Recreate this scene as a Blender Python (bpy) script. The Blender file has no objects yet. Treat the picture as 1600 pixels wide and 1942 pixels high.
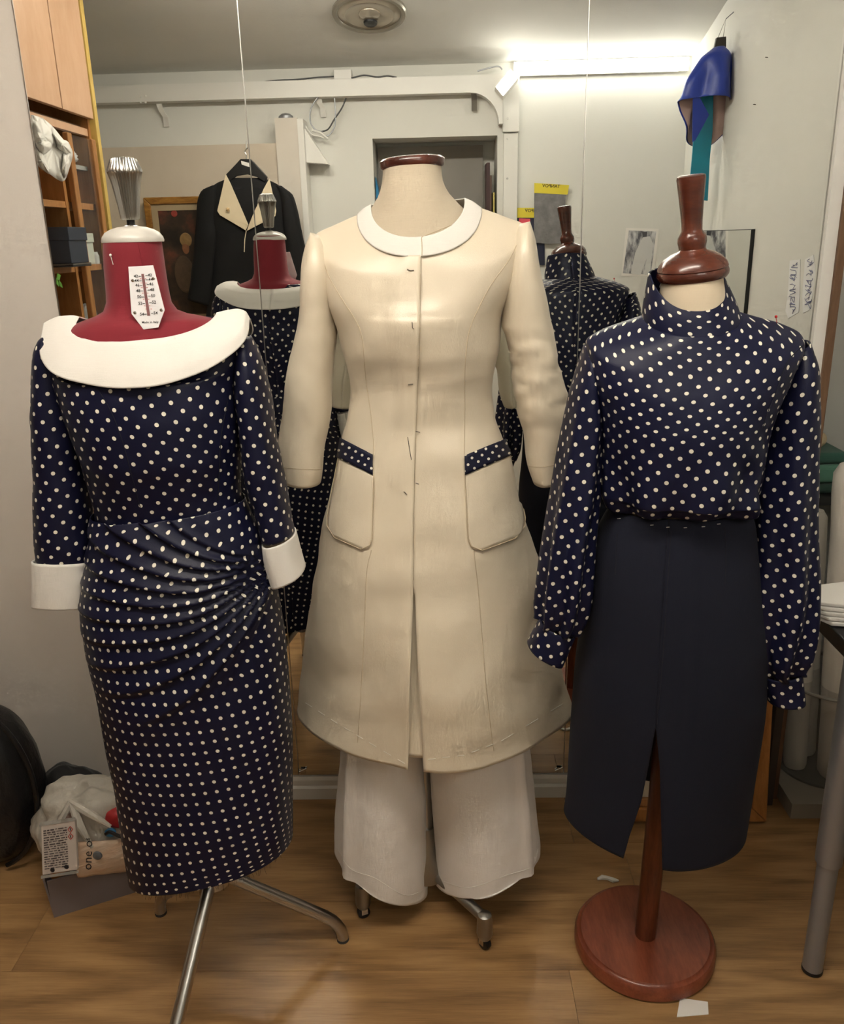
import bpy, bmesh, math, random
import numpy as np
from mathutils import Vector, Matrix, noise
from mathutils.bvhtree import BVHTree

# ------------------------------------------------------------------ camera
S = bpy.context.scene
C = S.collection
H, FPX = 1.45, 1600.0
_p, _y, _r = math.radians(18.0), math.radians(1.5), math.radians(-1.4)
_h = Vector((-math.sin(_y), math.cos(_y), 0))
FWD = _h * math.cos(_p) + Vector((0, 0, -math.sin(_p)))
_r0 = Vector((math.cos(_y), math.sin(_y), 0)); _u0 = _r0.cross(FWD)
RT = _r0 * math.cos(_r) + _u0 * math.sin(_r)
UP = -_r0 * math.sin(_r) + _u0 * math.cos(_r)
EYE = Vector((0, 0, H))
cd = bpy.data.cameras.new('camera'); cam = bpy.data.objects.new('camera', cd); C.objects.link(cam)
cd.sensor_fit = 'HORIZONTAL'; cd.sensor_width = 36; cd.lens = 36 * FPX / 1600; cd.clip_start = .02
M4 = Matrix((RT, UP, -FWD)).transposed().to_4x4(); M4.translation = EYE
cam.matrix_world = M4
S.camera = cam

# ------------------------------------------------------------------ light, exposure
W = 1.95                       # distance of the mirror wall
w = bpy.data.worlds.new('world'); S.world = w; w.use_nodes = True
w.node_tree.nodes['Background'].inputs[0].default_value = (.8, .85, .9, 1)
w.node_tree.nodes['Background'].inputs[1].default_value = .15
S.view_settings.view_transform = 'Standard'; S.view_settings.look = 'None'
S.view_settings.gamma = 1; S.view_settings.use_curve_mapping = False
S.view_settings.exposure = 0.9
S.cycles.max_bounces = 7; S.cycles.diffuse_bounces = 3; S.cycles.glossy_bounces = 4; S.cycles.transparent_max_bounces = 6
S.cycles.use_adaptive_sampling = True; S.cycles.adaptive_threshold = .1; S.cycles.adaptive_min_samples = 20
BATTEN = 11.0                  # wall strip light
FILL_TUBE = 30.0                     # added fill tube out of view, over the standing room
SPOT = 30.0

# ------------------------------------------------------------------ helpers
def ray(u, v): return FWD + RT * ((u - 800) / FPX) + UP * ((971 - v) / FPX)
def at(u, v, Y):               # the point of the picture ray at depth Y
    r = ray(u, v); return EYE + r * (Y / r.y)
def rf(u, v, Y):               # a place behind or beside the camera, seen by way of the mirror
    p = at(u, v, 2 * W - Y); return Vector((p.x, Y, p.z))
def proj(p):
    d = Vector(p) - EYE; z = d.dot(FWD); return 800 + FPX * d.dot(RT) / z, 971 - FPX * d.dot(UP) / z

def thing(name, label, cat, loc=(0, 0, 0), group=None):
    o = bpy.data.objects.new(name, None); C.objects.link(o); o.location = loc
    o.empty_display_size = .05
    o['label'] = label; o['category'] = cat
    if group: o['group'] = group
    return o
def tag(o, label, cat, group=None):
    o['label'] = label; o['category'] = cat
    if group: o['group'] = group
    return o
def struct(o): o['kind'] = 'structure'; return o
def par(o, p):
    if p is None: return
    o.parent = p
    if p.type == 'EMPTY': o.matrix_parent_inverse = Matrix.Translation(-Vector(p.location))

def mesh(name, verts, faces, m, parent=None, uvs=None, smooth=False, solid=0):
    me = bpy.data.meshes.new(name)
    me.from_pydata([tuple(v) for v in verts], [], faces)
    if uvs is not None:
        l = me.uv_layers.new(name='UVMap')
        idx = np.empty(len(me.loops), dtype=np.int32); me.loops.foreach_get('vertex_index', idx)
        l.data.foreach_set('uv', np.asarray(uvs, dtype=np.float32)[idx].ravel())
    me.validate(); me.update()
    if smooth: me.polygons.foreach_set('use_smooth', [True] * len(me.polygons))
    o = bpy.data.objects.new(name, me); C.objects.link(o)
    if m: me.materials.append(m)
    par(o, parent)
    if solid:
        s = o.modifiers.new('thick', 'SOLIDIFY'); s.thickness = solid; s.offset = -1
    return o

class MB:
    def __init__(s): s.v = []; s.f = []
    def add(s, v, f):
        n = len(s.v); s.v += [Vector(x) for x in v]; s.f += [tuple(i + n for i in q) for q in f]; return s
    def box(s, x0, x1, y0, y1, z0, z1):
        return s.add([(x0,y0,z0),(x1,y0,z0),(x1,y1,z0),(x0,y1,z0),(x0,y0,z1),(x1,y0,z1),(x1,y1,z1),(x0,y1,z1)],
                     [(0,3,2,1),(4,5,6,7),(0,1,5,4),(1,2,6,5),(2,3,7,6),(3,0,4,7)])
    def obox(s, c, ax, ay, az):     # oriented box from centre and half axes
        c, ax, ay, az = map(Vector, (c, ax, ay, az))
        vs = [c + ax*i + ay*j + az*k for k in (-1,1) for i, j in ((-1,-1),(1,-1),(1,1),(-1,1))]
        return s.add(vs, [(0,3,2,1),(4,5,6,7),(0,1,5,4),(1,2,6,5),(2,3,7,6),(3,0,4,7)])
    def prism(s, pts, ext):
        n = len(pts); pts = [Vector(p) for p in pts]; e = Vector(ext)
        f = [tuple(range(n)), tuple(range(2*n-1, n-1, -1))] + [(i, i+n, (i+1)%n+n, (i+1)%n) for i in range(n)]
        return s.add(pts + [p + e for p in pts], f)
    def tube(s, pts, r, n=8, cap=True):
        pts = [Vector(p) for p in pts]; k = len(pts)
        rr = r if isinstance(r, (list, tuple)) else [r] * k
        up = None; vs = []
        for i, p in enumerate(pts):
            t = (pts[min(i+1, k-1)] - pts[max(i-1, 0)]).normalized()
            if up is None: up = Vector((0,0,1)) if abs(t.z) < .9 else Vector((1,0,0))
            a = (up - t * up.dot(t)).normalized(); b = t.cross(a); up = a
            vs += [p + (a*math.cos(2*math.pi*j/n) + b*math.sin(2*math.pi*j/n)) * rr[i] for j in range(n)]
        f = [(i*n+j, i*n+(j+1)%n, (i+1)*n+(j+1)%n, (i+1)*n+j) for i in range(k-1) for j in range(n)]
        if cap: f += [tuple(range(n-1,-1,-1)), tuple(range((k-1)*n, k*n))]
        return s.add(vs, f)
    def lathe(s, prof, c, n=40, flute=0, nf=0, axis=Vector((0,0,1)), sy=1.0):
        c = Vector(c); axis = Vector(axis).normalized()
        a = Vector((1,0,0)) if abs(axis.x) < .9 else Vector((0,1,0))
        a = (a - axis*a.dot(axis)).normalized(); b = axis.cross(a)
        vs = []
        for r, z, *fl in prof:
            k = fl[0] if fl else 0
            for j in range(n):
                th = 2*math.pi*j/n
                q = r * (1 - k*flute*(.5 + .5*math.cos(nf*th)))
                vs.append(c + axis*z + a*(q*math.cos(th)) + b*(q*math.sin(th)*sy))
        m_ = len(prof)
        f = [(i*n+j, i*n+(j+1)%n, (i+1)*n+(j+1)%n, (i+1)*n+j) for i in range(m_-1) for j in range(n)]
        f += [tuple(range(n-1,-1,-1)), tuple(range((m_-1)*n, m_*n))]
        return s.add(vs, f)
    def build(s, name, m, parent=None, smooth=False, bevel=0, seg=2):
        o = mesh(name, s.v, s.f, m, parent, smooth=smooth)
        if bevel:
            b = o.modifiers.new('b', 'BEVEL'); b.width = bevel; b.segments = seg; b.limit_method = 'ANGLE'
        if smooth:
            try:
                o.data.set_sharp_from_angle(angle=math.radians(40))
            except Exception: pass
        return o

# ------------------------------------------------------------------ materials
def lin(c):
    f = lambda x: x/12.92 if x <= .04045 else ((x+.055)/1.055)**2.4
    return tuple(f(x/255) for x in c) + (1,)
class NT:
    def __init__(s, name):
        s.m = bpy.data.materials.new(name); s.m.use_nodes = True; s.t = s.m.node_tree
        s.b = s.t.nodes['Principled BSDF']
    def n(s, typ, **kw):
        q = s.t.nodes.new(typ)
        for k, v in kw.items():
            if k.startswith('i_'): q.inputs[k[2:].replace('_', ' ')].default_value = v
            else: setattr(q, k, v)
        return q
    def l(s, a, b): s.t.links.new(a, b)
    def math(s, op, a, b=None):
        q = s.n('ShaderNodeMath', operation=op)
        for i, x in enumerate((a, b)):
            if x is None: continue
            if isinstance(x, (int, float)): q.inputs[i].default_value = x
            else: s.l(x, q.inputs[i])
        return q.outputs[0]
    def mix(s, fac, a, b):
        q = s.n('ShaderNodeMix', data_type='RGBA')
        for i, x in ((0, fac), (6, a), (7, b)):
            if isinstance(x, (int, float, tuple)): q.inputs[i].default_value = x
            else: s.l(x, q.inputs[i])
        return q.outputs[2]
    def coord(s, scale=(1,1,1), out='Object', rot=(0,0,0)):
        t = s.n('ShaderNodeTexCoord'); mp = s.n('ShaderNodeMapping')
        mp.inputs['Scale'].default_value = scale; mp.inputs['Rotation'].default_value = rot
        s.l(t.outputs[out], mp.inputs[0]); return mp.outputs[0]
    def noise(s, vec, scale, detail=4, rough=.55):
        q = s.n('ShaderNodeTexNoise'); q.inputs['Scale'].default_value = scale
        q.inputs['Detail'].default_value = detail; q.inputs['Roughness'].default_value = rough
        s.l(vec, q.inputs['Vector']); return q.outputs[0]
    def bump(s, h, strength, dist=.002):
        q = s.n('ShaderNodeBump'); q.inputs['Strength'].default_value = strength; q.inputs['Distance'].default_value = dist
        s.l(h, q.inputs['Height']); s.l(q.outputs[0], s.b.inputs['Normal'])
    def set(s, **kw):
        for k, v in kw.items(): s.b.inputs[k.replace('_', ' ')].default_value = v
        return s
def plain(name, c, rough=.5, metal=0, var=.06, nscale=6, bump=0, bscale=60, **kw):
    q = NT(name); q.set(Roughness=rough, Metallic=metal, **kw)
    co = q.coord()
    c1 = lin(c); c0 = tuple(x*(1-var) for x in c1[:3]) + (1,); c2 = tuple(min(1, x*(1+var)) for x in c1[:3]) + (1,)
    q.l(q.mix(q.noise(co, nscale), c0, c2), q.b.inputs['Base Color'])
    if bump: q.bump(q.noise(co, bscale, 3), bump)
    return q.m
def weave(name, c, rough=.85, var=.05, scale=900, strength=.25, sheen=.2):
    q = NT(name); q.set(Roughness=rough, Sheen_Weight=sheen)
    co = q.coord()
    c1 = lin(c); c0 = tuple(x*(1-var) for x in c1[:3]) + (1,)
    nx = q.noise(q.coord((1, 1, .06)), scale, 2); nz = q.noise(q.coord((.06, .06, 1)), scale, 2)
    h = q.math('ADD', nx, nz)
    f = q.math('ADD', q.math('MULTIPLY', q.noise(co, 9, 5), .6), q.math('MULTIPLY', h, .25))
    q.l(q.mix(f, c0, c1), q.b.inputs['Base Color'])
    q.bump(h, strength, .0008)
    return q.m
def satin(name, c, rough=.36, spec=.55, var=.05, sheen=.1, aniso=.4):
    q = NT(name); q.set(Roughness=rough, Specular_IOR_Level=spec, Sheen_Weight=sheen, Anisotropic=aniso)
    c1 = lin(c); c0 = tuple(x*(1-var) for x in c1[:3]) + (1,)
    co = q.coord()
    q.l(q.mix(q.noise(co, 5), c0, c1), q.b.inputs['Base Color'])
    h = q.math('ADD', q.noise(q.coord((1,1,.1)), 1400, 1), q.math('MULTIPLY', q.noise(co, 22, 3), 1.2))
    q.bump(h, .16, .0015)
    return q.m
def dots(name, c, spacing=.0206, rad=.0033, rot=38, rough=.4, dot=(238, 232, 216)):
    q = NT(name); q.set(Roughness=rough, Specular_IOR_Level=.24, Sheen_Weight=0)
    mp = q.coord((1/spacing, 1/spacing, 1), 'UV', (0, 0, math.radians(rot)))
    sx = q.n('ShaderNodeSeparateXYZ'); q.l(mp, sx.inputs[0])
    fx = q.math('SUBTRACT', q.math('FRACT', q.math('ADD', sx.outputs[0], 100.0)), .5)
    fy = q.math('SUBTRACT', q.math('FRACT', q.math('ADD', sx.outputs[1], 100.0)), .5)
    d = q.math('SQRT', q.math('ADD', q.math('MULTIPLY', fx, fx), q.math('MULTIPLY', fy, fy)))
    k = q.math('LESS_THAN', d, rad/spacing)
    k2 = q.math('LESS_THAN', d, rad/spacing*1.16)
    base = q.mix(q.noise(q.coord(), 6), tuple(x*.85 for x in lin(c)[:3]) + (1,), lin(c))
    base = q.mix(k2, base, lin((18, 17, 22)))
    q.l(q.mix(k, base, lin(dot)), q.b.inputs['Base Color'])
    q.bump(q.math('ADD', q.noise(q.coord((1,1,.1)), 1300, 1), q.math('MULTIPLY', q.noise(q.coord(), 30, 3), .8)), .12, .0012)
    return q.m
def wood(name, c, c2, rough=.4, scale=(1, 14, 14), nscale=5, rotz=0, coat=0, spec=.4):
    q = NT(name); q.set(Roughness=rough, Coat_Weight=coat, Coat_Roughness=.15, Specular_IOR_Level=spec)
    v = q.coord(scale, 'Object', (0, 0, rotz))
    n = q.noise(v, nscale, 8, .62); n2 = q.noise(q.coord(tuple(x*6 for x in scale)), nscale, 3, .5)
    rp = q.n('ShaderNodeValToRGB'); q.l(q.math('ADD', q.math('MULTIPLY', n, .75), q.math('MULTIPLY', n2, .25)), rp.inputs[0])
    rp.color_ramp.elements[0].position = .33; rp.color_ramp.elements[0].color = lin(c2)
    rp.color_ramp.elements[1].position = .66; rp.color_ramp.elements[1].color = lin(c)
    q.l(rp.outputs[0], q.b.inputs['Base Color'])
    q.bump(n2, .08, .001)
    return q.m
def emit(name, c, s):
    q = NT(name); q.set(Base_Color=(.8,.8,.8,1), Emission_Color=lin(c), Emission_Strength=s); return q.m
def plaster(name, c, var=.05, bump=.25):
    q = NT(name); q.set(Roughness=.8, Specular_IOR_Level=.25)
    c1 = lin(c); c0 = tuple(x*(1-var) for x in c1[:3]) + (1,)
    co = q.coord()
    q.l(q.mix(q.noise(co, 3, 6), c0, c1), q.b.inputs['Base Color'])
    q.bump(q.math('ADD', q.noise(co, 5, 4), q.math('MULTIPLY', q.noise(co, 220, 3), .12)), bump, .006)
    return q.m

M = {}
M['wall'] = plaster('wall_paint', (230, 222, 213))
M['wall_white'] = plaster('white_plaster', (228, 227, 220))
M['ceiling'] = plaster('ceiling_plaster', (225, 224, 218), bump=.35)
M['beige'] = plain('beige_board', (206, 193, 175), .7)
M['white_paint'] = plain('white_gloss_paint', (232, 230, 224), .35, var=.02)
M['grey_niche'] = plain('grey_niche_board', (150, 145, 138), .7)
q = NT('mirror_silver'); q.set(Base_Color=(.86, .88, .855, 1), Metallic=1, Roughness=.004); M['mirror'] = q.m
M['glass_edge'] = plain('glass_edge', (120, 126, 120), .2)
M['steel'] = plain('brushed_steel', (190, 188, 184), .28, 1, bump=.05, bscale=300)
M['chrome'] = plain('chrome', (215, 215, 215), .12, 1)
M['cast'] = plain('cast_aluminium', (160, 158, 152), .38, 1, bump=.15, bscale=120)
M['silver_paint'] = plain('silver_paint', (158, 160, 164), .42, .55)
M['black'] = plain('black_plastic', (22, 22, 24), .4)
M['black_cloth'] = weave('black_cloth', (20, 20, 22), .75)
q = NT('black_nylon'); q.set(Roughness=.38, Specular_IOR_Level=.5)
q.l(q.mix(q.noise(q.coord(), 8), lin((10, 10, 12)), lin((24, 24, 27))), q.b.inputs['Base Color'])
q.bump(q.noise(q.coord((1, 1, .5)), 14, 5), .7, .02); M['black_nylon'] = q.m
M['mahogany'] = wood('mahogany', (100, 48, 32), (70, 30, 20), .25, (3, 3, 14), 4, coat=.5)
M['mahogany_cap'] = wood('mahogany_cap', (96, 46, 32), (52, 22, 16), .25, (4, 16, 4), 3, coat=.6)
M['cherry'] = wood('cherry_base', (150, 82, 56), (112, 54, 36), .33, (10, 2, 10), 4, coat=.3)
M['pole_wood'] = wood('pole_wood', (128, 70, 42), (80, 38, 22), .38, (20, 20, 1.5), 3)
M['linen_form'] = weave('linen_canvas', (214, 200, 176), .9, .25, 700, .35, .1)
M['linen_form2'] = weave('cream_canvas', (226, 210, 184), .9, .12, 700, .2, .1)
M['red'] = weave('red_jersey', (134, 20, 38), .8, .2, 900, .2, .15)
M['linen'] = weave('white_linen', (238, 234, 227), .85, .09, 800, .3)
M['trouser'] = weave('white_trouser_linen', (244, 238, 232), .85, .08, 700, .3)
M['satin'] = satin('ivory_satin', (228, 215, 192), .38, .8)
M['seam'] = plain('ivory_seam', (196, 178, 150), .6)
M['dots'] = dots('navy_polka_satin', (22, 24, 50))
M['dots_skirt'] = dots('navy_polka_drape', (22, 24, 50), rot=82)
M['dots_blouse'] = dots('navy_polka_blouse', (23, 26, 55), .0197, .0033, 52, .42)
M['dots_trim'] = dots('navy_polka_trim', (26, 28, 50), .0150, .0027, 30, .5)
M['navy'] = weave('navy_wool', (12, 17, 38), .9, .15, 900, .3, 0)
M['navy_dark'] = plain('navy_seam', (14, 17, 32), .9)
M['thread'] = plain('white_thread', (225, 222, 214), .8)
M['dark_thread'] = plain('dark_thread', (62, 52, 46), .8)
M['paper'] = plain('white_paper', (240, 236, 230), .8, var=.02)
M['print'] = plain('black_print', (38, 36, 38), .8)
M['red_print'] = plain('red_print', (190, 60, 50), .8)
M['gold'] = wood('gilt_wood', (184, 134, 64), (128, 84, 34), .4, (2, 2, 10), 6)
M['oak_frame'] = wood('golden_oak', (190, 132, 72), (150, 96, 46), .42, (8, 8, 1), 5)
M['peach'] = wood('peach_veneer', (210, 172, 142), (198, 158, 126), .45, (3, 3, 1), 4)
M['orange_wood'] = wood('orange_wood', (184, 132, 80), (154, 102, 56), .42, (8, 8, 1), 5)
M['brown_wood'] = wood('brown_wood', (124, 94, 70), (90, 64, 46), .5, (8, 8, 1), 5)
M['yellow_edge'] = plain('yellow_edge', (206, 176, 96), .5)
M['cardboard'] = plain('cream_card', (206, 194, 172), .8, nscale=20)

# ------------------------------------------------------------------ setting: floor
def floor_mat(name):
    q = NT(name); q.set(Roughness=.3, Specular_IOR_Level=.45)
    inf = q.n('ShaderNodeObjectInfo')
    tc = q.n('ShaderNodeTexCoord'); va = q.n('ShaderNodeVectorMath', operation='ADD')
    cv = q.n('ShaderNodeCombineXYZ'); q.l(q.math('MULTIPLY', inf.outputs['Random'], 37.0), cv.inputs[0]); q.l(q.math('MULTIPLY', inf.outputs['Random'], 11.0), cv.inputs[1])
    q.l(tc.outputs['Object'], va.inputs[0]); q.l(cv.outputs[0], va.inputs[1])
    def mp(s):
        m_ = q.n('ShaderNodeMapping'); m_.inputs['Scale'].default_value = s; q.l(va.outputs[0], m_.inputs[0]); return m_.outputs[0]
    n1 = q.noise(mp((1.3, 13, 1)), 3, 7, .62); n2 = q.noise(mp((5, 120, 1)), 2.5, 4, .6); n3 = q.noise(mp((.8, 2, 1)), 2, 3)
    wv = q.n('ShaderNodeTexWave'); wv.wave_type = 'RINGS'; wv.rings_direction = 'Y'
    wv.inputs['Scale'].default_value = 1.6; wv.inputs['Distortion'].default_value = 9; wv.inputs['Detail'].default_value = 3; wv.inputs['Detail Scale'].default_value = 1.2
    q.l(mp((.55, 6.5, 1)), wv.inputs['Vector'])
    f = q.math('ADD', q.math('MULTIPLY', n1, .5), q.math('ADD', q.math('MULTIPLY', n2, .28), q.math('MULTIPLY', wv.outputs['Fac'], .16)))
    rp = q.n('ShaderNodeValToRGB'); q.l(f, rp.inputs[0])
    e = rp.color_ramp.elements; e[0].position = .31; e[0].color = lin((134, 102, 66)); e[1].position = .67; e[1].color = lin((192, 154, 106))
    m_ = e.new(.48); m_.color = lin((168, 130, 86))
    tint = q.mix(q.math('ADD', q.math('MULTIPLY', n3, .5), q.math('MULTIPLY', inf.outputs['Random'], .25)), lin((232, 226, 220)), lin((255, 255, 255)))
    mul = q.n('ShaderNodeMix', data_type='RGBA', blend_type='MULTIPLY'); mul.inputs[0].default_value = 1
    q.l(rp.outputs[0], mul.inputs[6]); q.l(tint, mul.inputs[7])
    q.l(mul.outputs[2], q.b.inputs['Base Color'])
    q.l(q.math('ADD', q.math('MULTIPLY', n2, .12), .24), q.b.inputs['Roughness'])
    q.bump(n2, .1, .0008)
    return q.m
M['plank'] = floor_mat('oak_laminate')
M['gap'] = plain('floor_gap', (70, 46, 26), .8)
floor = struct(MB().box(-2.02, 1.22, -.95, 2.47, -.05, -.0078).build('floor', M['gap']))
PW, PL = .192, 1.285
pm = None
row = 0; yy = -.93
random.seed(4)
while yy < 2.45:
    xx = -2.02 - random.random() * 1.1
    while xx < 1.2:
        x0, x1 = max(xx, -2.02), min(xx + PL, 1.22)
        full = x0 == xx and x1 == xx + PL
        if x1 - x0 > .02:
            if full and pm:
                o = bpy.data.objects.new('plank', pm); C.objects.link(o)
            else:
                o = MB().box(-(x1-x0)/2 + .0003, (x1-x0)/2 - .0003, -PW/2 + .0003, PW/2 - .0003, -.008, 0).build('plank', M['plank'])
                if full: pm = o.data
            o.location = ((x0 + x1)/2, yy + PW/2, 0); o.parent = floor
        xx += PL
    yy += PW; row += 1

# walls
struct(MB().box(-2.02, .836, 1.957, 2.05, 0, 2.7).build('wall_back', M['wall']))
struct(MB().box(-2.08, -2.02, -.7, 2.05, 0, 2.75).build('wall_left', M['wall_white']))
struct(MB().box(1.22, 1.3, -.95, 2.55, 0, 2.75).build('wall_right', M['wall_white']))
struct(MB().box(.836, 1.22, 2.47, 2.55, 0, 2.7).build('wall_nook', M['wall_white']))
struct(MB().box(.836, .862, 1.935, 2.47, 0, 2.7).build('wall_return', M['white_paint']))
struct(MB().box(.862, .880, 1.925, 1.955, 0, 2.7).build('trim_1', M['brown_wood'], bevel=.002))
# low step in front of the nook
struct(MB().box(.884, 1.22, 1.846, 2.47, 0, .044).build('trim_2', plain('grey_sill', (150, 142, 130), .5)))
# rear wall with its niche
NX0, NX1, NZ0, NZ1, RY = -.318, .297, 1.2, 1.92, -.62
b = MB()
b.box(-2.02, NX0, RY-.33, RY, 0, 2.4); b.box(NX1, 1.22, RY-.33, RY, 0, 2.4)
b.box(NX0, NX1, RY-.33, RY, 0, NZ0); b.box(NX0, NX1, RY-.33, RY, NZ1, 2.4)
b.box(NX0, NX1, RY-.33, RY-.26, NZ0, NZ1)
struct(b.build('wall_rear', M['wall_white']))
# sloping vault of the ceiling
cz = lambda y: 2.24 + .25*(y-RY) if y < 1.0 else 2.24 + .25*(1.0-RY)
ys = [-.95, RY, -.4, 0, .4, .8, 1.0, 2.55]
b = MB()
for i in range(len(ys)-1):
    y0, y1 = ys[i], ys[i+1]
    b.add([(-2.08,y0,cz(y0)),(1.3,y0,cz(y0)),(1.3,y1,cz(y1)),(-2.08,y1,cz(y1)),(-2.08,y0,cz(y0)+.05),(1.3,y0,cz(y0)+.05),(1.3,y1,cz(y1)+.05),(-2.08,y1,cz(y1)+.05)],
          [(0,1,2,3),(7,6,5,4)])
struct(b.build('ceiling', M['ceiling']))
struct(MB().prism([(-2.02,1.957,0),(-2.02,1.957,.068),(-2.02,1.949,.066),(-2.02,1.946,.056),(-2.02,1.946,.040),(-2.02,1.940,.034),(-2.02,1.940,0)], (2.853,0,0)).build('baseboard_back', M['white_paint']))

# mirror panels
def mirror(name, x0, x1, z0, z1, label, clips=()):
    t = thing(name, label, 'mirror', ((x0+x1)/2, W, z0), 'tall frameless wall mirrors')
    mesh('glass', [(x0,W,z0),(x1,W,z0),(x1,W,z1),(x0,W,z1)], [(0,1,2,3)], M['mirror'], t)
    MB().box(x0, x1, W+.0006, W+.0062, z0, z1).build('backing', M['glass_edge'], t)
    for cx, czz in clips:
        o = MB().box(cx-.006, cx+.006, W-.005, W, czz-.01, czz+.006).tube([(cx-.010,W-.004,czz-.004),(cx+.010,W-.004,czz+.006)], .0025, 6).build('clip', M['chrome'], t)
mirror('mirror_panel', -.863, -.4035, .072, 2.55, 'left wall mirror panel, narrow, behind the red dress form')
mirror('mirror_panel', -.4010, .3115, .072, 2.55, 'middle wall mirror panel, the widest, behind the ivory coat', [(-.3895, .088), (.300, .085)])
mirror('mirror_panel', .3140, .8335, .072, 2.55, 'right wall mirror panel behind the dotted blouse')
for x, ln in ((-.4022, 'thin metal joint strip between the left and middle mirrors'), (.3128, 'thin metal joint strip between the middle and right mirrors')):
    o = MB().box(x-.0010, x+.0010, W-.0014, W+.004, .095, 2.55).build('joint_strip', M['steel']); tag(o, ln, 'metal strip')
o = MB().box(-.8655, -.8632, W-.001, W+.006, .072, 2.55).build('edge_strip', M['steel']); tag(o, 'thin metal edging along the outer left mirror edge', 'metal strip')
o = MB().box(.8337, .8358, W-.001, W+.006, .072, 2.55).build('edge_strip', M['steel']); tag(o, 'thin metal edging along the outer right mirror edge', 'metal strip')

# ------------------------------------------------------------------ garment sheets
def pchip(t, y, tq):
    t = np.asarray(t, float); y = np.asarray(y, float); h = np.diff(t); d = np.diff(y) / h
    m = np.zeros_like(y); m[0], m[-1] = d[0], d[-1]
    for i in range(1, len(y)-1):
        if d[i-1]*d[i] > 0:
            w1, w2 = 2*h[i]+h[i-1], h[i]+2*h[i-1]; m[i] = (w1+w2)/(w1/d[i-1]+w2/d[i])
    k = np.clip(np.searchsorted(t, tq)-1, 0, len(h)-1); s = (tq-t[k])/h[k]
    return y[k]*(1+2*s)*(1-s)**2 + m[k]*h[k]*s*(1-s)**2 + y[k+1]*s*s*(3-2*s) + m[k+1]*h[k]*s*s*(s-1)

def nz(p, s, k=0): return noise.noise(Vector((p[0]*s+k, p[1]*s+k*.7, p[2]*s)))
def sm(a, b, x):
    t = min(1, max(0, (x-a)/(b-a))); return t*t*(3-2*t)

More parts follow.
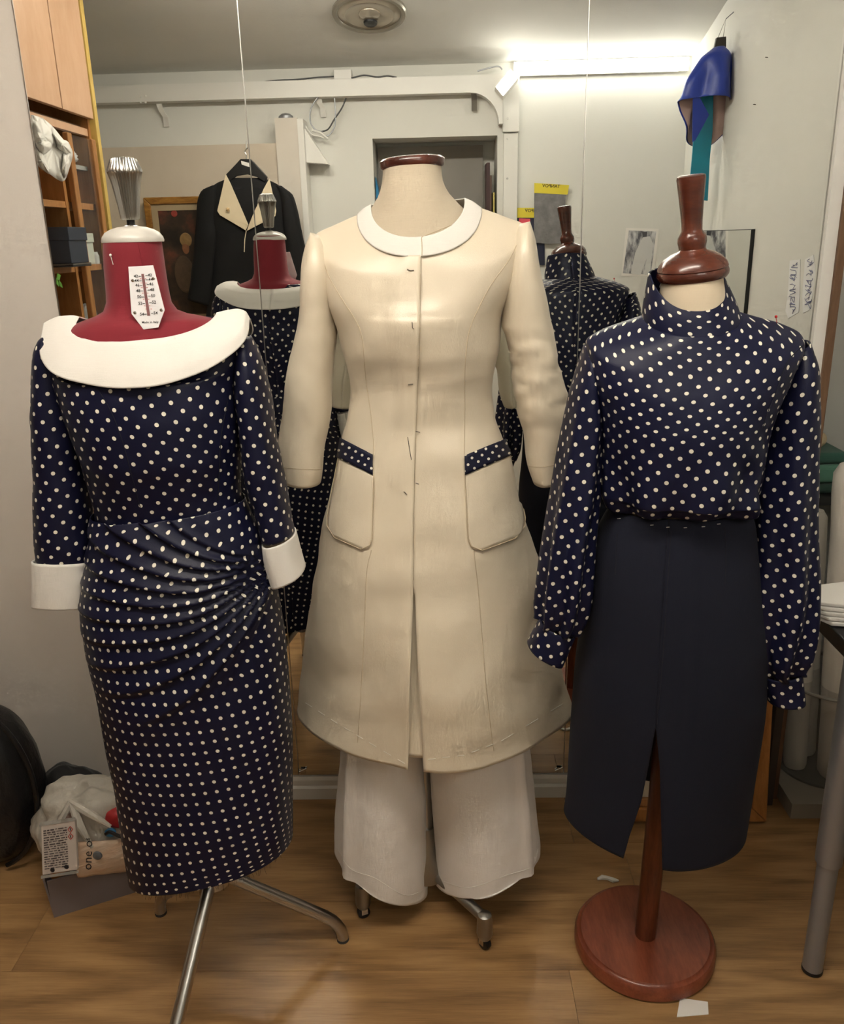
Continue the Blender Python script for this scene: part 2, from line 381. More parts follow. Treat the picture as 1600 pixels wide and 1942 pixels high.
class Sheet:
    """A cloth surface lofted through rings. A ring: left end, right end (picture rays at depth Y), depth in front and behind, optional v of its front point."""
    def __init__(s, st, nv=80, nu=96, Y=1.4, e=2.2, disp=None, phi=None, zb=0, v0=0.0, flip=False):
        L, R, bf, bb, zf, zbk, ts = [], [], [], [], [], [], [0.0]
        for q in st:
            uL, vL, uR, vR, f, bk = q[:6]; vf = q[6] if len(q) > 6 else None
            YY = Y if not callable(Y) else Y(vL)
            l, r = at(uL, vL, YY), at(uR, vR, YY); L.append(l); R.append(r); bf.append(f); bb.append(bk)
            c = (l+r)/2
            if vf is not None:
                uf = proj(c + Vector((0, -f, 0)))[0]; zf.append(at(uf, vf, YY-f).z - c.z)
            else: zf.append(0)
            zbk.append(q[7] if len(q) > 7 else 0)
            if len(L) > 1:
                c0 = (L[-2]+R[-2])/2; ts.append(ts[-1] + max((c-c0).length, .4*abs((l-r).length-(L[-2]-R[-2]).length), 1e-4))
        tq = np.linspace(0, ts[-1], nv)
        A = np.array([list(l)+list(r)+[f, b, z, zk] for l, r, f, b, z, zk in zip(L, R, bf, bb, zf, zbk)])
        Q = np.stack([pchip(ts, A[:, i], tq) for i in range(10)], 1)
        s.tq = tq / ts[-1]; s.rows = Q; s.e = [e]*nv if not isinstance(e, tuple) else [e[0]+(e[1]-e[0])*sm(e[2], 1, t_) for t_ in tq/ts[-1]]; s.nv, s.nu = nv, nu
        V = np.zeros((nv, nu, 3)); s.PH = np.zeros((nv, nu))
        for i in range(nv):
            p0, p1 = (-math.pi, math.pi) if phi is None else phi(s, i)
            ph = np.linspace(p0, p1, nu); s.PH[i] = ph; V[i] = s.ring(i, ph)
        if disp:
            for i in range(nv):
                c = (Q[i, :3]+Q[i, 3:6])/2
                for j in range(nu):
                    ph = s.PH[i, j]; nrm = np.array([math.sin(ph), -math.cos(ph), 0])
                    V[i, j] += nrm * disp(ph, s.tq[i], V[i, j])
        if flip: V[:, :, 1] = 2*W - V[:, :, 1]
        s.V = V
        # cloth coordinates: arc length round each ring from the front, and down the front
        du = np.linalg.norm(np.diff(V, axis=1), axis=2); u = np.concatenate([np.zeros((nv, 1)), np.cumsum(du, 1)], 1)
        for i in range(nv):
            pz = (s.PH[i] + math.pi) % (2*math.pi) - math.pi
            j0 = int(np.argmin(np.abs(pz))); u[i] -= u[i, j0]
        dv = np.linalg.norm(np.diff(V, axis=0), axis=2).mean(1); vv = np.concatenate([[0], np.cumsum(dv)]) + v0
        s.uv = np.stack([u, np.repeat(-vv[:, None], nu, 1)], 2)
    def ring(s, i, ph):
        q = s.rows[i]; c = (q[:3]+q[3:6])/2; hx = (q[3:6]-q[:3])/2; k = 2/s.e[i]
        sn, cs = np.sin(ph), np.cos(ph); sx = np.sign(sn)*np.abs(sn)**k
        cy = np.abs(cs)**k
        P = c + sx[:, None]*hx
        P[:, 1] += np.where(cs > 0, -q[6]*cy, q[7]*cy)
        P[:, 2] += np.where(cs > 0, q[8]*cy, q[9]*cy)
        return P
    def phi_at(s, i, u):       # ring angle whose front point lies on the picture column u
        ph = np.linspace(-1.3, 1.3, 131); P = s.ring(i, ph); us = [proj(p)[0] for p in P]
        return float(np.interp(u, us, ph))
    def vrow(s, i):            # picture row of the front of ring i
        return proj(s.ring(i, np.array([0.0]))[0])[1]
    def build(s, name, m, parent, solid=.0014):
        nv, nu = s.nv, s.nu
        f = [(i*nu+j, (i+1)*nu+j, (i+1)*nu+j+1, i*nu+j+1) for i in range(nv-1) for j in range(nu-1)]
        o = mesh(name, s.V.reshape(-1, 3), f, m, parent, s.uv.reshape(-1, 2), True, solid)
        s.bvh = BVHTree.FromPolygons([Vector(v) for v in s.V.reshape(-1, 3)], f)
        return o
    def hit(s, u, v, off=.001):
        d = ray(u, v).normalized(); p, n, _, _ = s.bvh.ray_cast(EYE, d)
        if p is None:
            p, n, _, _ = s.bvh.find_nearest(at(u, v, float(s.rows[0][1])))
        if n.dot(d) > 0: n = -n
        return p + n*off, n
def dense(pts, n=8):
    out = []
    for a, b in zip(pts, pts[1:]): out += [(a[0]+(b[0]-a[0])*k/n, a[1]+(b[1]-a[1])*k/n) for k in range(n)]
    return out + [pts[-1]]
def spline(pts, n=6):
    P = [np.array(p, float) for p in pts]; P = [2*P[0]-P[1]] + P + [2*P[-1]-P[-2]]; out = []
    for i in range(1, len(P)-2):
        for k in range(n):
            t = k/n; a, b_, c, d = P[i-1], P[i], P[i+1], P[i+2]
            out.append(tuple(.5*(2*b_+(c-a)*t+(2*a-5*b_+4*c-d)*t*t+(3*b_-a-3*c+d)*t**3)))
    return out + [tuple(pts[-1])]
def seam(sh, pts, m, parent, name='seam', r=.0009, off=.0002):
    return MB().tube([sh.hit(u, v, off)[0] for u, v in spline(pts)], r, 5).build(name, m, parent, True)
def patch(sh, quad, nu, nv, m, parent, name, off=.003, thick=.0015, shape=None, uvscale=1):
    """cloth patch lying on a sheet; quad = picture corners TL, TR, BR, BL"""
    TL, TR, BR, BL = [np.array(q, float) for q in quad]; vs, uv = [], []
    for i in range(nv+1):
        for j in range(nu+1):
            a, b_ = j/nu, i/nv
            if shape: a, b_ = shape(a, b_)
            p = (TL*(1-a)+TR*a)*(1-b_)+(BL*(1-a)+BR*a)*b_
            h, n = sh.hit(p[0], p[1], off); vs.append(h)
            uv.append((p[0]/1000*uvscale, -p[1]/1000*uvscale))
    f = [(i*(nu+1)+j, (i+1)*(nu+1)+j, (i+1)*(nu+1)+j+1, i*(nu+1)+j+1) for i in range(nv) for j in range(nu)]
    return mesh(name, vs, f, m, parent, uv, True, thick)

# ------------------------------------------------------------------ red dress form with draped polka-dot dress
Y1 = 1.385
f1 = thing('dress_form', 'red jersey dress form with white size scale and fluted silver knob on tripod', 'dress form', (-.47, Y1, 0))
neck = Sheet([(201,445,301,443,.044,.044,452),(200,450,302,449,.047,.047,456),(202,520,312,520,.05,.05),(206,560,319,562,.053,.053),(206,578,324,580,.055,.055),(201,589,333,589,.057,.056),
              (186,598,352,596,.062,.06),(150,612,402,606,.075,.07),(115,640,430,640,.083,.078),(130,720,440,720,.095,.082),(185,860,440,860,.095,.082),(195,960,452,950,.085,.08),(190,1100,500,1090,.11,.11),(200,1250,520,1250,.12,.12)],
             60, 72, Y1, 2.1, disp=lambda ph, t, p: .0022*math.sin(p[0]*420+p[2]*160)*sm(.22, .27, t)*(1-sm(.5,.6,t)) if abs(p[0]+.455) > .045 else 0)
neck.build('torso', M['red'], f1, 0)
seam(neck, [(262,462),(268,490),(270,503)], M['red'], f1, 'neck_seam', .0008)
cc = (at(201,451,Y1)+at(302,450,Y1))/2
MB().lathe([(.047,-.002),(.0475,.001),(.046,.006),(.041,.0125),(.033,.017),(.022,.0205),(.010,.022)], cc-Vector((0,0,.005)), 48).build('cap', plain('white_enamel_cap', (204,200,192), .3), f1, True)
kc = at(249, 430, Y1)
MB().lathe([(.012,-.004,1),(.014,.001,1),(.010,.006,1)], kc+Vector((0,0,-.004)), 48, .12, 24).build('collar_ring', M['steel'], f1, True)
MB().lathe([(.0062,0),(.0062,.014)], kc, 20).build('spindle', M['black'], f1, True)
MB().lathe([(.012,.010,0),(.0145,.012,1),(.0165,.030,1),(.0215,.062,1),(.0255,.077,1),(.0265,.0795,.2),(.0262,.0825,.2),(.0195,.0985,1),(.012,.1005,0)], kc, 144, .16, 28).build('knob', M['steel'], f1, True)
# size scale on the neck
PY = lambda v: 1.3315 - (v-503)*.00016 - .0032
pl = lambda u, v, k=0: at(u, v, PY(v)-k)
plate_pts = [(243,506),(290,503),(312,588),(300,621),(272,625),(249,595)]
plate = MB().prism([pl(u, v) for u, v in plate_pts], (0,.0016,0)).build('size_scale', plain('white_plate', (232,230,232), .35, var=.01), f1, bevel=.0004)
def text(s, u, v, size, mp, m, parent, name='lettering', rot=0, flip=False, bold=0):
    cu = bpy.data.curves.new('t', 'FONT'); cu.body = s; cu.size = 1; cu.align_x = 'CENTER'; cu.align_y = 'CENTER'; cu.offset = bold; cu.resolution_u = 2
    o = bpy.data.objects.new('t', cu); C.objects.link(o)
    dg = bpy.context.evaluated_depsgraph_get(); me = o.evaluated_get(dg).to_mesh()
    vs = []
    ca, sa = math.cos(rot), math.sin(rot)
    for q in me.vertices:
        x, y = q.co.x*size*(-1 if flip else 1), q.co.y*size
        vs.append(mp(u + x*ca - y*sa, v - (x*sa + y*ca)))
    fs = [tuple(p.vertices) for p in me.polygons]
    o.evaluated_get(dg).to_mesh_clear(); bpy.data.objects.remove(o); bpy.data.curves.remove(cu)
    return mesh(name, vs, fs, m, parent)
tp = lambda u, v: pl(u, v, .0006)
for k, (n, v) in enumerate((('42',524),('44',532.3),('46',541),('48',551.6),('50',563),('52',575.5),('54',596))):
    cx = 270.5 + (v-519)*.148
    text(n, cx-13.5+(v-524)*.01, v, 8, tp, M['print'], plate, bold=.012); text(n, cx+13, v-2.2, 8, tp, M['print'], plate, bold=.012)
    for sg, dv in ((-1, 0), (1, -1.6)):
        MB().prism([tp(cx+sg*4.2, v+dv-.45), tp(cx+sg*8.5, v+dv-.45), tp(cx+sg*8.5, v+dv+.45), tp(cx+sg*4.2, v+dv+.45)][::sg], (0,.0004,0)).build('tick', M['print'], plate)
        v2 = v + (4.4 if k < 6 else -10)
        MB().prism([tp(cx+sg*3.6, v2-.4), tp(cx+sg*6, v2-.4), tp(cx+sg*6, v2+.4), tp(cx+sg*3.6, v2+.4)][::sg], (0,.0004,0)).build('tick', M['red_print'], plate)
MB().prism([tp(267.6,519.5), tp(272.6,519.2), tp(284.6,598.4), tp(279.3,599)], (0,.0004,0)).build('slot', plain('scale_slot', (128,84,84), .6), plate)
text('Made in Italy', 284.5, 611, 6.2, tp, M['print'], plate, bold=.008, rot=.03)
for u, v in ((252,532),(291,528),(256,593),(306,588)):
    MB().lathe([(.0024,0),(.0024,.0008),(.0012,.0014)], pl(u, v), 12, axis=(0,-1,0)).build('rivet', M['chrome'], plate, True)
h0, n0 = neck.hit(212, 484, .003); h1, _ = neck.hit(215, 502, .0005)
o = MB().tube([h0, h1], .0006, 5).lathe([(.0008,-.002),(.002,-.001),(.002,.001),(.0008,.002)], h0, 10).build('pin', M['thread'], f1, True)
# stand
hub = Vector((-.47, 1.373, .26))
MB().lathe([(.017,0),(.017,.45)], hub+Vector((0,0,.0)), 20).lathe([(.03,-.03),(.03,.03)], hub, 20).build('pole', M['steel'], f1, True)
for fx, fy in ((-.233,1.456), (-.657,1.534), (-.513,1.120)):
    ft = Vector((fx, fy, 0)); d = (ft-hub); d.z = 0; d.normalize()
    k = ft - d*.012 + Vector((0,0,.055))
    kk = k - (k-hub).normalized()*.03
    pts = [hub, hub.lerp(kk,.5), kk] + [kk.lerp(k,t)*(1-t)+k.lerp(ft+Vector((0,0,.02)),t)*t for t in (.35,.6,.85)] + [ft+Vector((0,0,.014)), ft+Vector((0,0,.004))]
    lg = MB().tube(pts, .0125, 14).build('leg', M['steel'], f1, True)
    MB().lathe([(.0132,0),(.0132,.006)], ft, 14).build('rubber_foot', plain('grey_rubber', (60,58,56), .8), lg, True)

dress = thing('dress', 'navy polka dot dress with white linen collar and cuffs and gathered hip drape', 'dress', (-.47, Y1, .2))
def d_bod(ph, t, p):
    return .0035*nz(p, 9)*sm(.1,.3,t) + .0018*nz(p, 30, 3)
bod = Sheet([(155,612,408,604,.066,.066,655),(124,634,436,624,.076,.076,690),(96,662,462,657,.092,.088,722),(110,720,456,720,.112,.095),(132,780,455,790,.120,.1),(160,850,455,850,.118,.1),(174,900,455,890,.107,.095),
             (184,945,455,930,.097,.09),(187,975,457,950,.094,.09,993),(186,990,459,962,.094,.09,1004)], 90, 120, Y1, 2.3, d_bod)
bod.build('bodice', M['dots'], dress)
PV = at(512, 1085, 1.30)
def d_skirt(ph, t, p):
    dx, dz = PV.x - p[0], PV.z - p[2]
    r = math.hypot(dx, dz); ang = math.atan2(dz, dx) + 1.1*r
    wf = sm(-.35, .15, math.cos(ph))
    a = sm(-.55, -.2, ang)*(1-sm(1.15, 1.5, ang))*sm(.0,.06,r)*(1-sm(.22,.42,r))
    s_ = (ang+.5)*6.2 + .5*nz(p, 5)
    fq = s_ - math.floor(s_); ridge = (fq/.82)**1.3 if fq < .82 else (1-fq)/.18
    edge = .006*(1-sm(1.28,1.36,ang))*(1-sm(.3,.45,r))*sm(.02,.08,r)
    return wf*(a*.012*(ridge-.35) + edge) + .004*nz(p, 5, 2)
skirt = Sheet([(186,972,459,944,.095,.09,989),(184,1000,470,975,.099,.095,1010),(178,1040,492,1015,.106,.1),(170,1090,512,1080,.114,.11),(165,1150,528,1150,.122,.12),(175,1224,541,1235,.126,.125),
               (190,1294,548,1325,.128,.128),(206,1390,553,1412,.128,.128),(226,1480,555,1500,.128,.128),(240,1575,556,1555,.128,.128),(252,1650,556,1590,.128,.128,1691)], 230, 300, Y1, 2.2, d_skirt)
skirt.build('skirt', M['dots_skirt'], dress)
seam(skirt, [(190,990),(225,985),(262,980),(320,974),(375,968),(420,962),(450,956)], M['navy_dark'], dress, 'waist_seam', .0013)
seam(bod, [(152,690),(190,745),(215,790),(236,850),(252,910),(266,962)], M['navy_dark'], dress, 'princess_seam', .0007)
seam(bod, [(432,760),(420,820),(416,880),(413,950)], M['navy_dark'], dress, 'princess_seam', .0007)
def d_slv(a, k):
    return lambda ph, t, p: a*nz(p, 11, k) + .0012*nz(p, 40, k)
def sleeve(st, Y, name, m, parent, disp, nv=70, nu=48, e=2.1, v0=0.0):
    sh = Sheet([q if len(q) > 5 else q + (q[4],) for q in st], nv, nu, Y, e, disp, v0=v0); sh.build(name, m, parent); return sh
sleeve([(92,628,112,640,.02),(78,645,128,655,.045),(68,690,140,690,.055),(68,775,150,775,.058),(69,887,162,887,.056),(70,960,171,960,.054),(71,1020,175,1020,.052),(71,1064,177,1068,.052)], Y1-.005, 'sleeve', M['dots'], dress, d_slv(.004,1))
sleeve([(452,640,474,636,.02),(448,662,490,672,.04),(447,720,504,719,.052),(450,775,516,775,.055),(456,842,525,842,.054),(464,906,537,890,.052),(482,962,547,948,.05),(498,1022,557,1008,.048)], Y1-.005, 'sleeve', M['dots'], dress, d_slv(.004,5))
cl = Sheet([(69,1060,180,1063,.056,.055,1072),(69,1100,181,1103,.057,.056),(69,1147,182,1150,.057,.056,1157)], 24, 56, Y1-.005, 2.4, lambda ph,t,p: .0015*nz(p,20)); cl.build('cuff', M['linen'], dress, .003)
cr = Sheet([(499,1027,560,1010,.051,.05),(505,1065,569,1047,.052,.05),(515,1104,578,1079,.052,.05)], 24, 56, Y1-.005, 2.4, lambda ph,t,p: .0015*nz(p,20)); cr.build('cuff', M['linen'], dress, .003)
def d_col(ph, t, p):
    return .0045*math.sin(ph*6+1+2*nz(p,6))*sm(.2,1,t)*sm(-.2,.5,abs(math.sin(ph))) + .003*nz(p, 14)
col = Sheet([(150,600,411,592,.080,.072,645,-.02),(132,597,430,587,.090,.078,655,-.025),(112,598,450,584,.102,.09,680,-.035),(92,604,467,588,.114,.1,709,-.05),(78,611,477,602,.122,.108,736,-.065)], 40, 140, Y1, 2.2, d_col)
col.build('collar', M['linen'], dress, .002)
random.seed(9)
fr = MB()
for k in range(46):
    u = 270 + k*5.8 + random.uniform(-3,3); ph = skirt.phi_at(skirt.nv-1, u); p = Vector(skirt.ring(skirt.nv-1, np.array([ph]))[0])
    fr.tube([p+Vector((0,0,.003)), p+Vector((random.uniform(-.004,.004),0,-random.uniform(.004,.016)))], .0002, 4)
o = fr.build('frayed_hem', M['navy_dark'], dress); o['kind'] = 'stuff'

# ------------------------------------------------------------------ middle form with ivory coat and white trousers
Y2 = 1.58
f2 = thing('dress_form', 'beige linen dress form with flat dark wood neck cap on grey casters', 'dress form', (-.05, Y2, 0))
n2 = Sheet([(727,312,836,304,.052,.052),(725,340,838,335,.054,.054),(722,358,843,352,.058,.058),(716,374,852,367,.063,.058,398),(706,390,866,382,.069,.06,432),(695,406,882,398,.077,.062,470),(672,430,908,420,.082,.066,508),(645,468,940,458,.088,.07,548),(645,560,945,550,.1,.078,598),(660,640,930,640,.098,.08),(680,740,918,740,.08,.075),(670,850,930,850,.095,.085),(660,960,945,960,.105,.095)], 60, 72, Y2, 2.1)
n2.build('torso', M['linen_form'], f2, 0)
c2 = (at(727,312,Y2)+at(836,304,Y2))/2
dx = at(836,304,Y2)-at(727,312,Y2)
MB().lathe([(.052,-.010),(.0555,-.007),(.0565,-.002),(.0565,.003),(.053,.007),(.038,.0095),(.012,.0105)], c2, 56, axis=Vector((dx.z*-1, 0, dx.x)), sy=.95).build('neck_cap', M['mahogany_cap'], f2, True)
MB().lathe([(.016,.12),(.016,.95)], (-.05,Y2,0), 20).build('pole', M['steel'], f2, True)
MB().lathe([(.02,.06),(.045,.07),(.048,.1),(.03,.14),(.022,.2)], (-.05,Y2,0), 24).build('hub', M['cast'], f2, True)
for cx_, cy_ in ((-.193,1.522), (.074,1.433), (-.16,1.76), (.08,1.70)):
    c = Vector((cx_, cy_, 0)); hb = Vector((-.05,Y2,.088)); d = c-hb; d.z = 0; d.normalize(); top = c + Vector((0,0,.08))
    lg = MB().tube([hb, hb.lerp(top,.5), top-d*.014, top+Vector((0,0,-.008))], [.015,.012,.0115,.015], 14).lathe([(.0175,.04),(.017,.055),(.0165,.075),(.0145,.088),(.008,.092)], c, 20).lathe([(.013,.028),(.016,.034),(.0165,.041)], c, 20).build('leg', M['cast'], f2, True)
    wa = Vector((-d.y, d.x, 0))
    fk = MB()
    for sg in (-1,1): fk.obox(c+wa*(.0095*sg)+Vector((0,0,.026)), wa*.0014, d*.007, (0,0,.012))
    fk.build('fork', M['chrome'], lg)
    MB().lathe([(.008,-.0075),(.0138,-.0065),(.0145,0),(.0138,.0065),(.008,.0075)], c+Vector((0,0,.0145)), 24, axis=wa).build('wheel', M['black'], lg, True)

tr = thing('trousers', 'wide white linen trousers with pressed creases under the ivory coat', 'trousers', (-.05, Y2, .1))
def d_leg(kk):
    def f(ph, t, p): return .014*math.exp(-((abs((ph-kk+math.pi)%(2*math.pi)-math.pi))/.13)**2) - .004*math.cos(2*(ph-kk)) + .0035*nz(p, 7, kk) + .0012*nz(p, 30)
    return f
tl = Sheet([(655,1150,805,1160,.11,.11),(650,1330,800,1340,.115,.115),(648,1400,800,1420,.118,.115),(640,1506,808,1530,.122,.12),(634,1590,812,1645,.125,.12),(634,1612,812,1692,.126,.12,1706)], 70, 96, Y2, (2.2,1.7,.5), d_leg(-.75)); tl.build('trouser_leg', M['trouser'], tr, .002)
trr = Sheet([(805,1160,985,1150,.11,.11),(806,1340,996,1330,.115,.115),(812,1420,1003,1404,.118,.115),(820,1552,1016,1525,.122,.12),(824,1640,1023,1595,.125,.12),(826,1672,1024,1618,.126,.12,1698)], 70, 96, Y2, (2.2,1.7,.5), d_leg(.85)); trr.build('trouser_leg', M['trouser'], tr, .002)
for sh, uv0 in ((tl, [(640,1610),(665,1648),(710,1665),(765,1697),(800,1690)]), (trr, [(835,1670),(890,1683),(960,1660),(1008,1643),(1020,1610)])):
    seam(sh, uv0, M['thread'], tr, 'hem_stitch', .0006)

coat = thing('coat', 'ivory satin knee-length coat with white collarband and dotted pocket trims', 'coat', (-.05, Y2, .4))
EL = [(430,798),(484,798),(600,796),(700,793),(800,789),(900,786),(1000,784),(1110,784),(1250,780),(1400,775),(1480,771)]
ER = [(430,780),(484,780),(600,778),(800,770),(1000,766),(1090,770),(1130,786),(1250,792),(1400,799),(1480,803)]
def coat_phi(sh, i):
    v = sh.vrow(i); ul = np.interp(v, *zip(*EL)); ur = np.interp(v, *zip(*ER))
    return sh.phi_at(i, ur), 2*math.pi + sh.phi_at(i, ul)
def d_coat(ph, t, p):
    over = .0055*sm(2*math.pi-.35, 2*math.pi-.12, ph)
    k = .011*nz((p[0]*.9, p[1], p[2]*.8), 5, 4) + .0055*nz((p[0]*.6+p[2]*.6,p[1],p[2]*1.3-p[0]*.6), 10, 1) + .0012*nz(p, 30, 2)
    return over + k*sm(.05,.2,t) + .007*sm(.6,1,t)*math.sin(ph*4+.6)
body = Sheet([(690,402,905,392,.096,.07,484),(640,424,958,411,.101,.08,502),(597,448,996,430,.107,.09,528),(604,490,988,480,.115,.095,562),(618,560,966,550,.125,.1,598),(634,615,951,611,.130,.1),(643,660,946,656,.127,.098),(653,695,940,693,.117,.095),
              (661,735,936,735,.107,.092),(659,790,940,785,.106,.095),(648,840,957,832,.115,.105),(630,930,984,920,.138,.13),(609,1043,1012,1043,.165,.155),(595,1135,1030,1135,.182,.17),(581,1228,1053,1228,.197,.18),(568,1340,1076,1346,.212,.19,1468)],
             170, 220, Y2, (2.2, 1.75, .45), d_coat, coat_phi)
body.build('coat_body', M['satin'], coat, .002)
def under_phi(sh, i):
    v = sh.vrow(i); return sh.phi_at(i, np.interp(v, *zip(*EL))-16), sh.phi_at(i, np.interp(v, *zip(*ER))+14)
un = Sheet([(609,1043,1012,1043,.165,.155),(595,1135,1030,1135,.182,.17),(581,1228,1053,1228,.197,.18),(570,1325,1074,1330,.210,.19,1446)], 40, 16, Y2, 1.8, lambda ph,t,p: -.012, under_phi)
un.build('underlap', M['satin'], coat, .0015)
sl2 = sleeve([(589,441,603,446,.018),(581,468,622,470,.042),(571,525,634,525,.056),(562,600,638,600,.06),(551,675,635,670,.058),(541,750,629,745,.056),(534,806,624,806,.054),(528,855,618,850,.053),(532,886,612,892,.052),(536,908,607,914,.052)], Y2-.012, 'sleeve', M['satin'], coat, d_slv(.008,2))
sr2 = sleeve([(988,424,1004,420,.018),(972,455,1013,452,.042),(958,500,1022,497,.056),(951,555,1033,555,.06),(952,610,1046,619,.06),(964,660,1059,686,.058),(976,765,1075,762,.056),(991,825,1066,825,.054),(1001,881,1057,885,.052),(1010,913,1053,908,.052)], Y2-.012, 'sleeve', M['satin'], coat, lambda ph,t,p: .005*nz(p,11,7) + .004*nz((p[0],p[1],p[2]*2.2),24,3)*sm(.3,.45,t)*(1-sm(.7,.85,t)))
cb = Sheet([(707,387,877,375,.084,.062,449),(694,394,893,382,.091,.068,466),(681,406,909,394,.098,.075,486)], 16, 110, Y2, 2.15, lambda ph,t,p: .004 + .001*nz(p,25)); cb.build('collarband', M['linen'], coat, .002)
seam(cb, [(799,447),(800,465),(800,484)], M['seam'], coat, 'collar_join', .0008)
for pts in ([(600,450),(611,485),(623,523),(650,570),(676,611),(687,645),(693,712),(702,776),(707,825),(709,862)], [(988,446),(966,491),(931,540),(905,589),(890,626),(884,664),(881,712),(881,787),(880,862)],
            [(704,1043),(695,1089),(690,1210),(684,1320),(678,1408)], [(898,1043),(908,1135),(919,1274),(930,1380),(936,1424)]):
    seam(body, pts, M['seam'], coat, 'princess_seam', .0008)
seam(body, [(798,486),(796,600),(793,700),(789,800),(786,900),(784,1000),(784,1100)], M['seam'], coat, 'front_edge', .0007, .0006)
def rnd(a, b_):                    # rounded lower corners
    y = b_; k = .24
    if y > 1-k:
        q = (y-(1-k))/k; ins = (1-math.sqrt(max(0,1-q*q)))*.22; a = ins + a*(1-2*ins)
    return a, y
for quad, tq_ in ((((645,868),(710,901),(706,1050),(618,1010)), ((650,831),(709,862),(709,901),(644,868))), (((880,900),(969,862),(998,1012),(888,1052)), ((879,864),(959,831),(969,862),(880,900)))):
    pk = patch(body, quad, 20, 24, M['satin'], coat, 'pocket', .004, .0025, rnd)
    edge = [rnd(0, t/10) for t in range(11)] + [rnd(t/10, 1) for t in range(1, 10)] + [rnd(1, 1-t/10) for t in range(11)]
    TL, TR, BR, BL = [np.array(q, float) for q in quad]
    pts = [tuple((TL*(1-a)+TR*a)*(1-b_)+(BL*(1-a)+BR*a)*b_) for a, b_ in edge]
    MB().tube([body.hit(u, v, .0045)[0] for u, v in pts], .0009, 5).build('pocket_edge', M['seam'], pk, True)
    patch(body, tq_, 14, 6, M['dots_trim'], coat, 'pocket_trim', .0065, .002, None, 1.1)
for pts in ([(772,511),(778,514),(785,513)], [(781,611),(782,622),(785,624)], [(774,729),(783,728)], [(788,818),(796,820)], [(773,829),(776,850),(780,872)], [(788,916),(794,918)], [(766,932),(772,938)]):
    MB().tube([body.hit(u, v, .0012)[0] for u, v in pts], .0006, 5).build('button_mark', M['dark_thread'], coat, True)
for sh, pts in ((body, [(580,1333),(640,1372),(700,1408),(768,1448)]), (body, [(812,1440),(880,1432),(950,1405),(1066,1335)])):
    q = dense(pts, 5)
    for a, b_ in zip(q[::2], q[1::2]):
        MB().tube([sh.hit(*a, .0008)[0], sh.hit(*b_, .0008)[0]], .0005, 5).build('basting_stitch', M['thread'], coat, True)
for sh, pts in ((sl2, [(536,886),(560,889),(585,890),(609,890)]), (sr2, [(1003,884),(1025,886),(1054,882)])):
    seam(sh, pts, M['seam'], coat, 'cuff_stitch', .0006)

# ------------------------------------------------------------------ right form with blouse and skirt
def Y3(v): return 1.43 - .08*max(0, min(1.5, (1900-v)/1000*1.0))
f3 = thing('dress_form', 'cream dress form with turned mahogany finial on round wooden pedestal', 'dress form', (.413, 1.43, 0))
Yt = Y3(500)
n3 = Sheet([(1260,510,1366,510,.048,.048),(1257,530,1368,530,.05,.05),(1252,560,1372,560,.055,.055),(1246,590,1378,588,.058,.056),(1236,615,1390,605,.06,.056),(1190,650,1450,640,.07,.065),(1160,740,1445,740,.085,.08),(1165,850,1415,850,.095,.08),(1180,970,1395,970,.075,.07),(1165,1100,1410,1100,.09,.09)], 60, 72, lambda v: Y3(v), 2.1)
n3.build('torso', M['linen_form2'], f3, 0)
c3 = at(1313, 520, Yt)
ax3 = (at(1311, 390, Y3(390)) - c3).normalized()
MB().lathe([(.049,-.006),(.052,-.002),(.0525,.003),(.0505,.008),(.0515,.0095),(.049,.016),(.042,.024),(.031,.0305),(.021,.034),(.019,.037),(.0195,.040),(.021,.047),(.0205,.053),(.0175,.058),(.0148,.063),(.015,.075),(.0175,.105),(.0198,.128),(.0205,.134),(.0198,.138),(.016,.1395)], c3, 56, axis=ax3).build('finial', M['mahogany'], f3, True)
MB().tube([(.413,1.43,.03),(.413,1.40,.4),(.411,1.36,.95)], .0215, 24).build('pole', M['pole_wood'], f3, True)
MB().lathe([(.140,0),(.1455,.006),(.1455,.026),(.141,.033),(.136,.034),(.1335,.037),(.1325,.0385)], (.413,1.437,0), 72).build('pedestal', M['cherry'], f3, True)

bl = thing('blouse', 'navy polka dot satin blouse with stand collar and full gathered sleeves', 'blouse', (.41, 1.36, .9))
def d_bl(ph, t, p):
    g = sm(.6,.95,t)
    fold = math.sin(ph*9 + 2*nz(p,6)) * .0085*g*sm(0,.4,math.cos(ph)+.3) + .014*math.exp(-((p[0]-.47)/.05)**2-((p[2]-1.0)/.035)**2)*max(0,math.cos(ph))
    diag = .006*math.sin((p[0]*1.2+p[2])*48+1)*sm(.55,.85,t)*sm(-.1,.6,math.sin(ph))*max(0,math.cos(ph))
    return fold + diag + .0035*nz(p,8,6) + .001*nz(p,35)
bb3 = Sheet([(1222,600,1398,590,.072,.065,638),(1185,612,1432,600,.078,.07,656),(1140,628,1485,615,.086,.08,684),(1112,648,1522,638,.095,.088,718),(1112,690,1500,686,.108,.094,758),(1122,750,1470,748,.121,.1,805),(1130,820,1446,818,.13,.103),(1136,880,1436,880,.131,.105),
             (1138,925,1431,925,.129,.106),(1143,948,1427,946,.120,.102,974),(1155,962,1415,960,.104,.095,986),(1164,964,1406,962,.092,.09,980)], 130, 170, Y3, 2.25, d_bl)
bb3.build('blouse_body', M['dots_blouse'], bl)
def d_c3(ph, t, p): return .0025*nz(p,18,2) + .003*math.sin(ph*3+.5)*(1-t)
c3s = Sheet([(1236,522,1376,521,.052,.052,590,.012),(1228,552,1386,545,.060,.056,606,.006),(1221,585,1396,572,.067,.062,624),(1219,606,1402,594,.072,.066,641)], 40, 110, Y3, 2.2, d_c3)
c3s.build('stand_collar', M['dots_blouse'], bl, .0025)
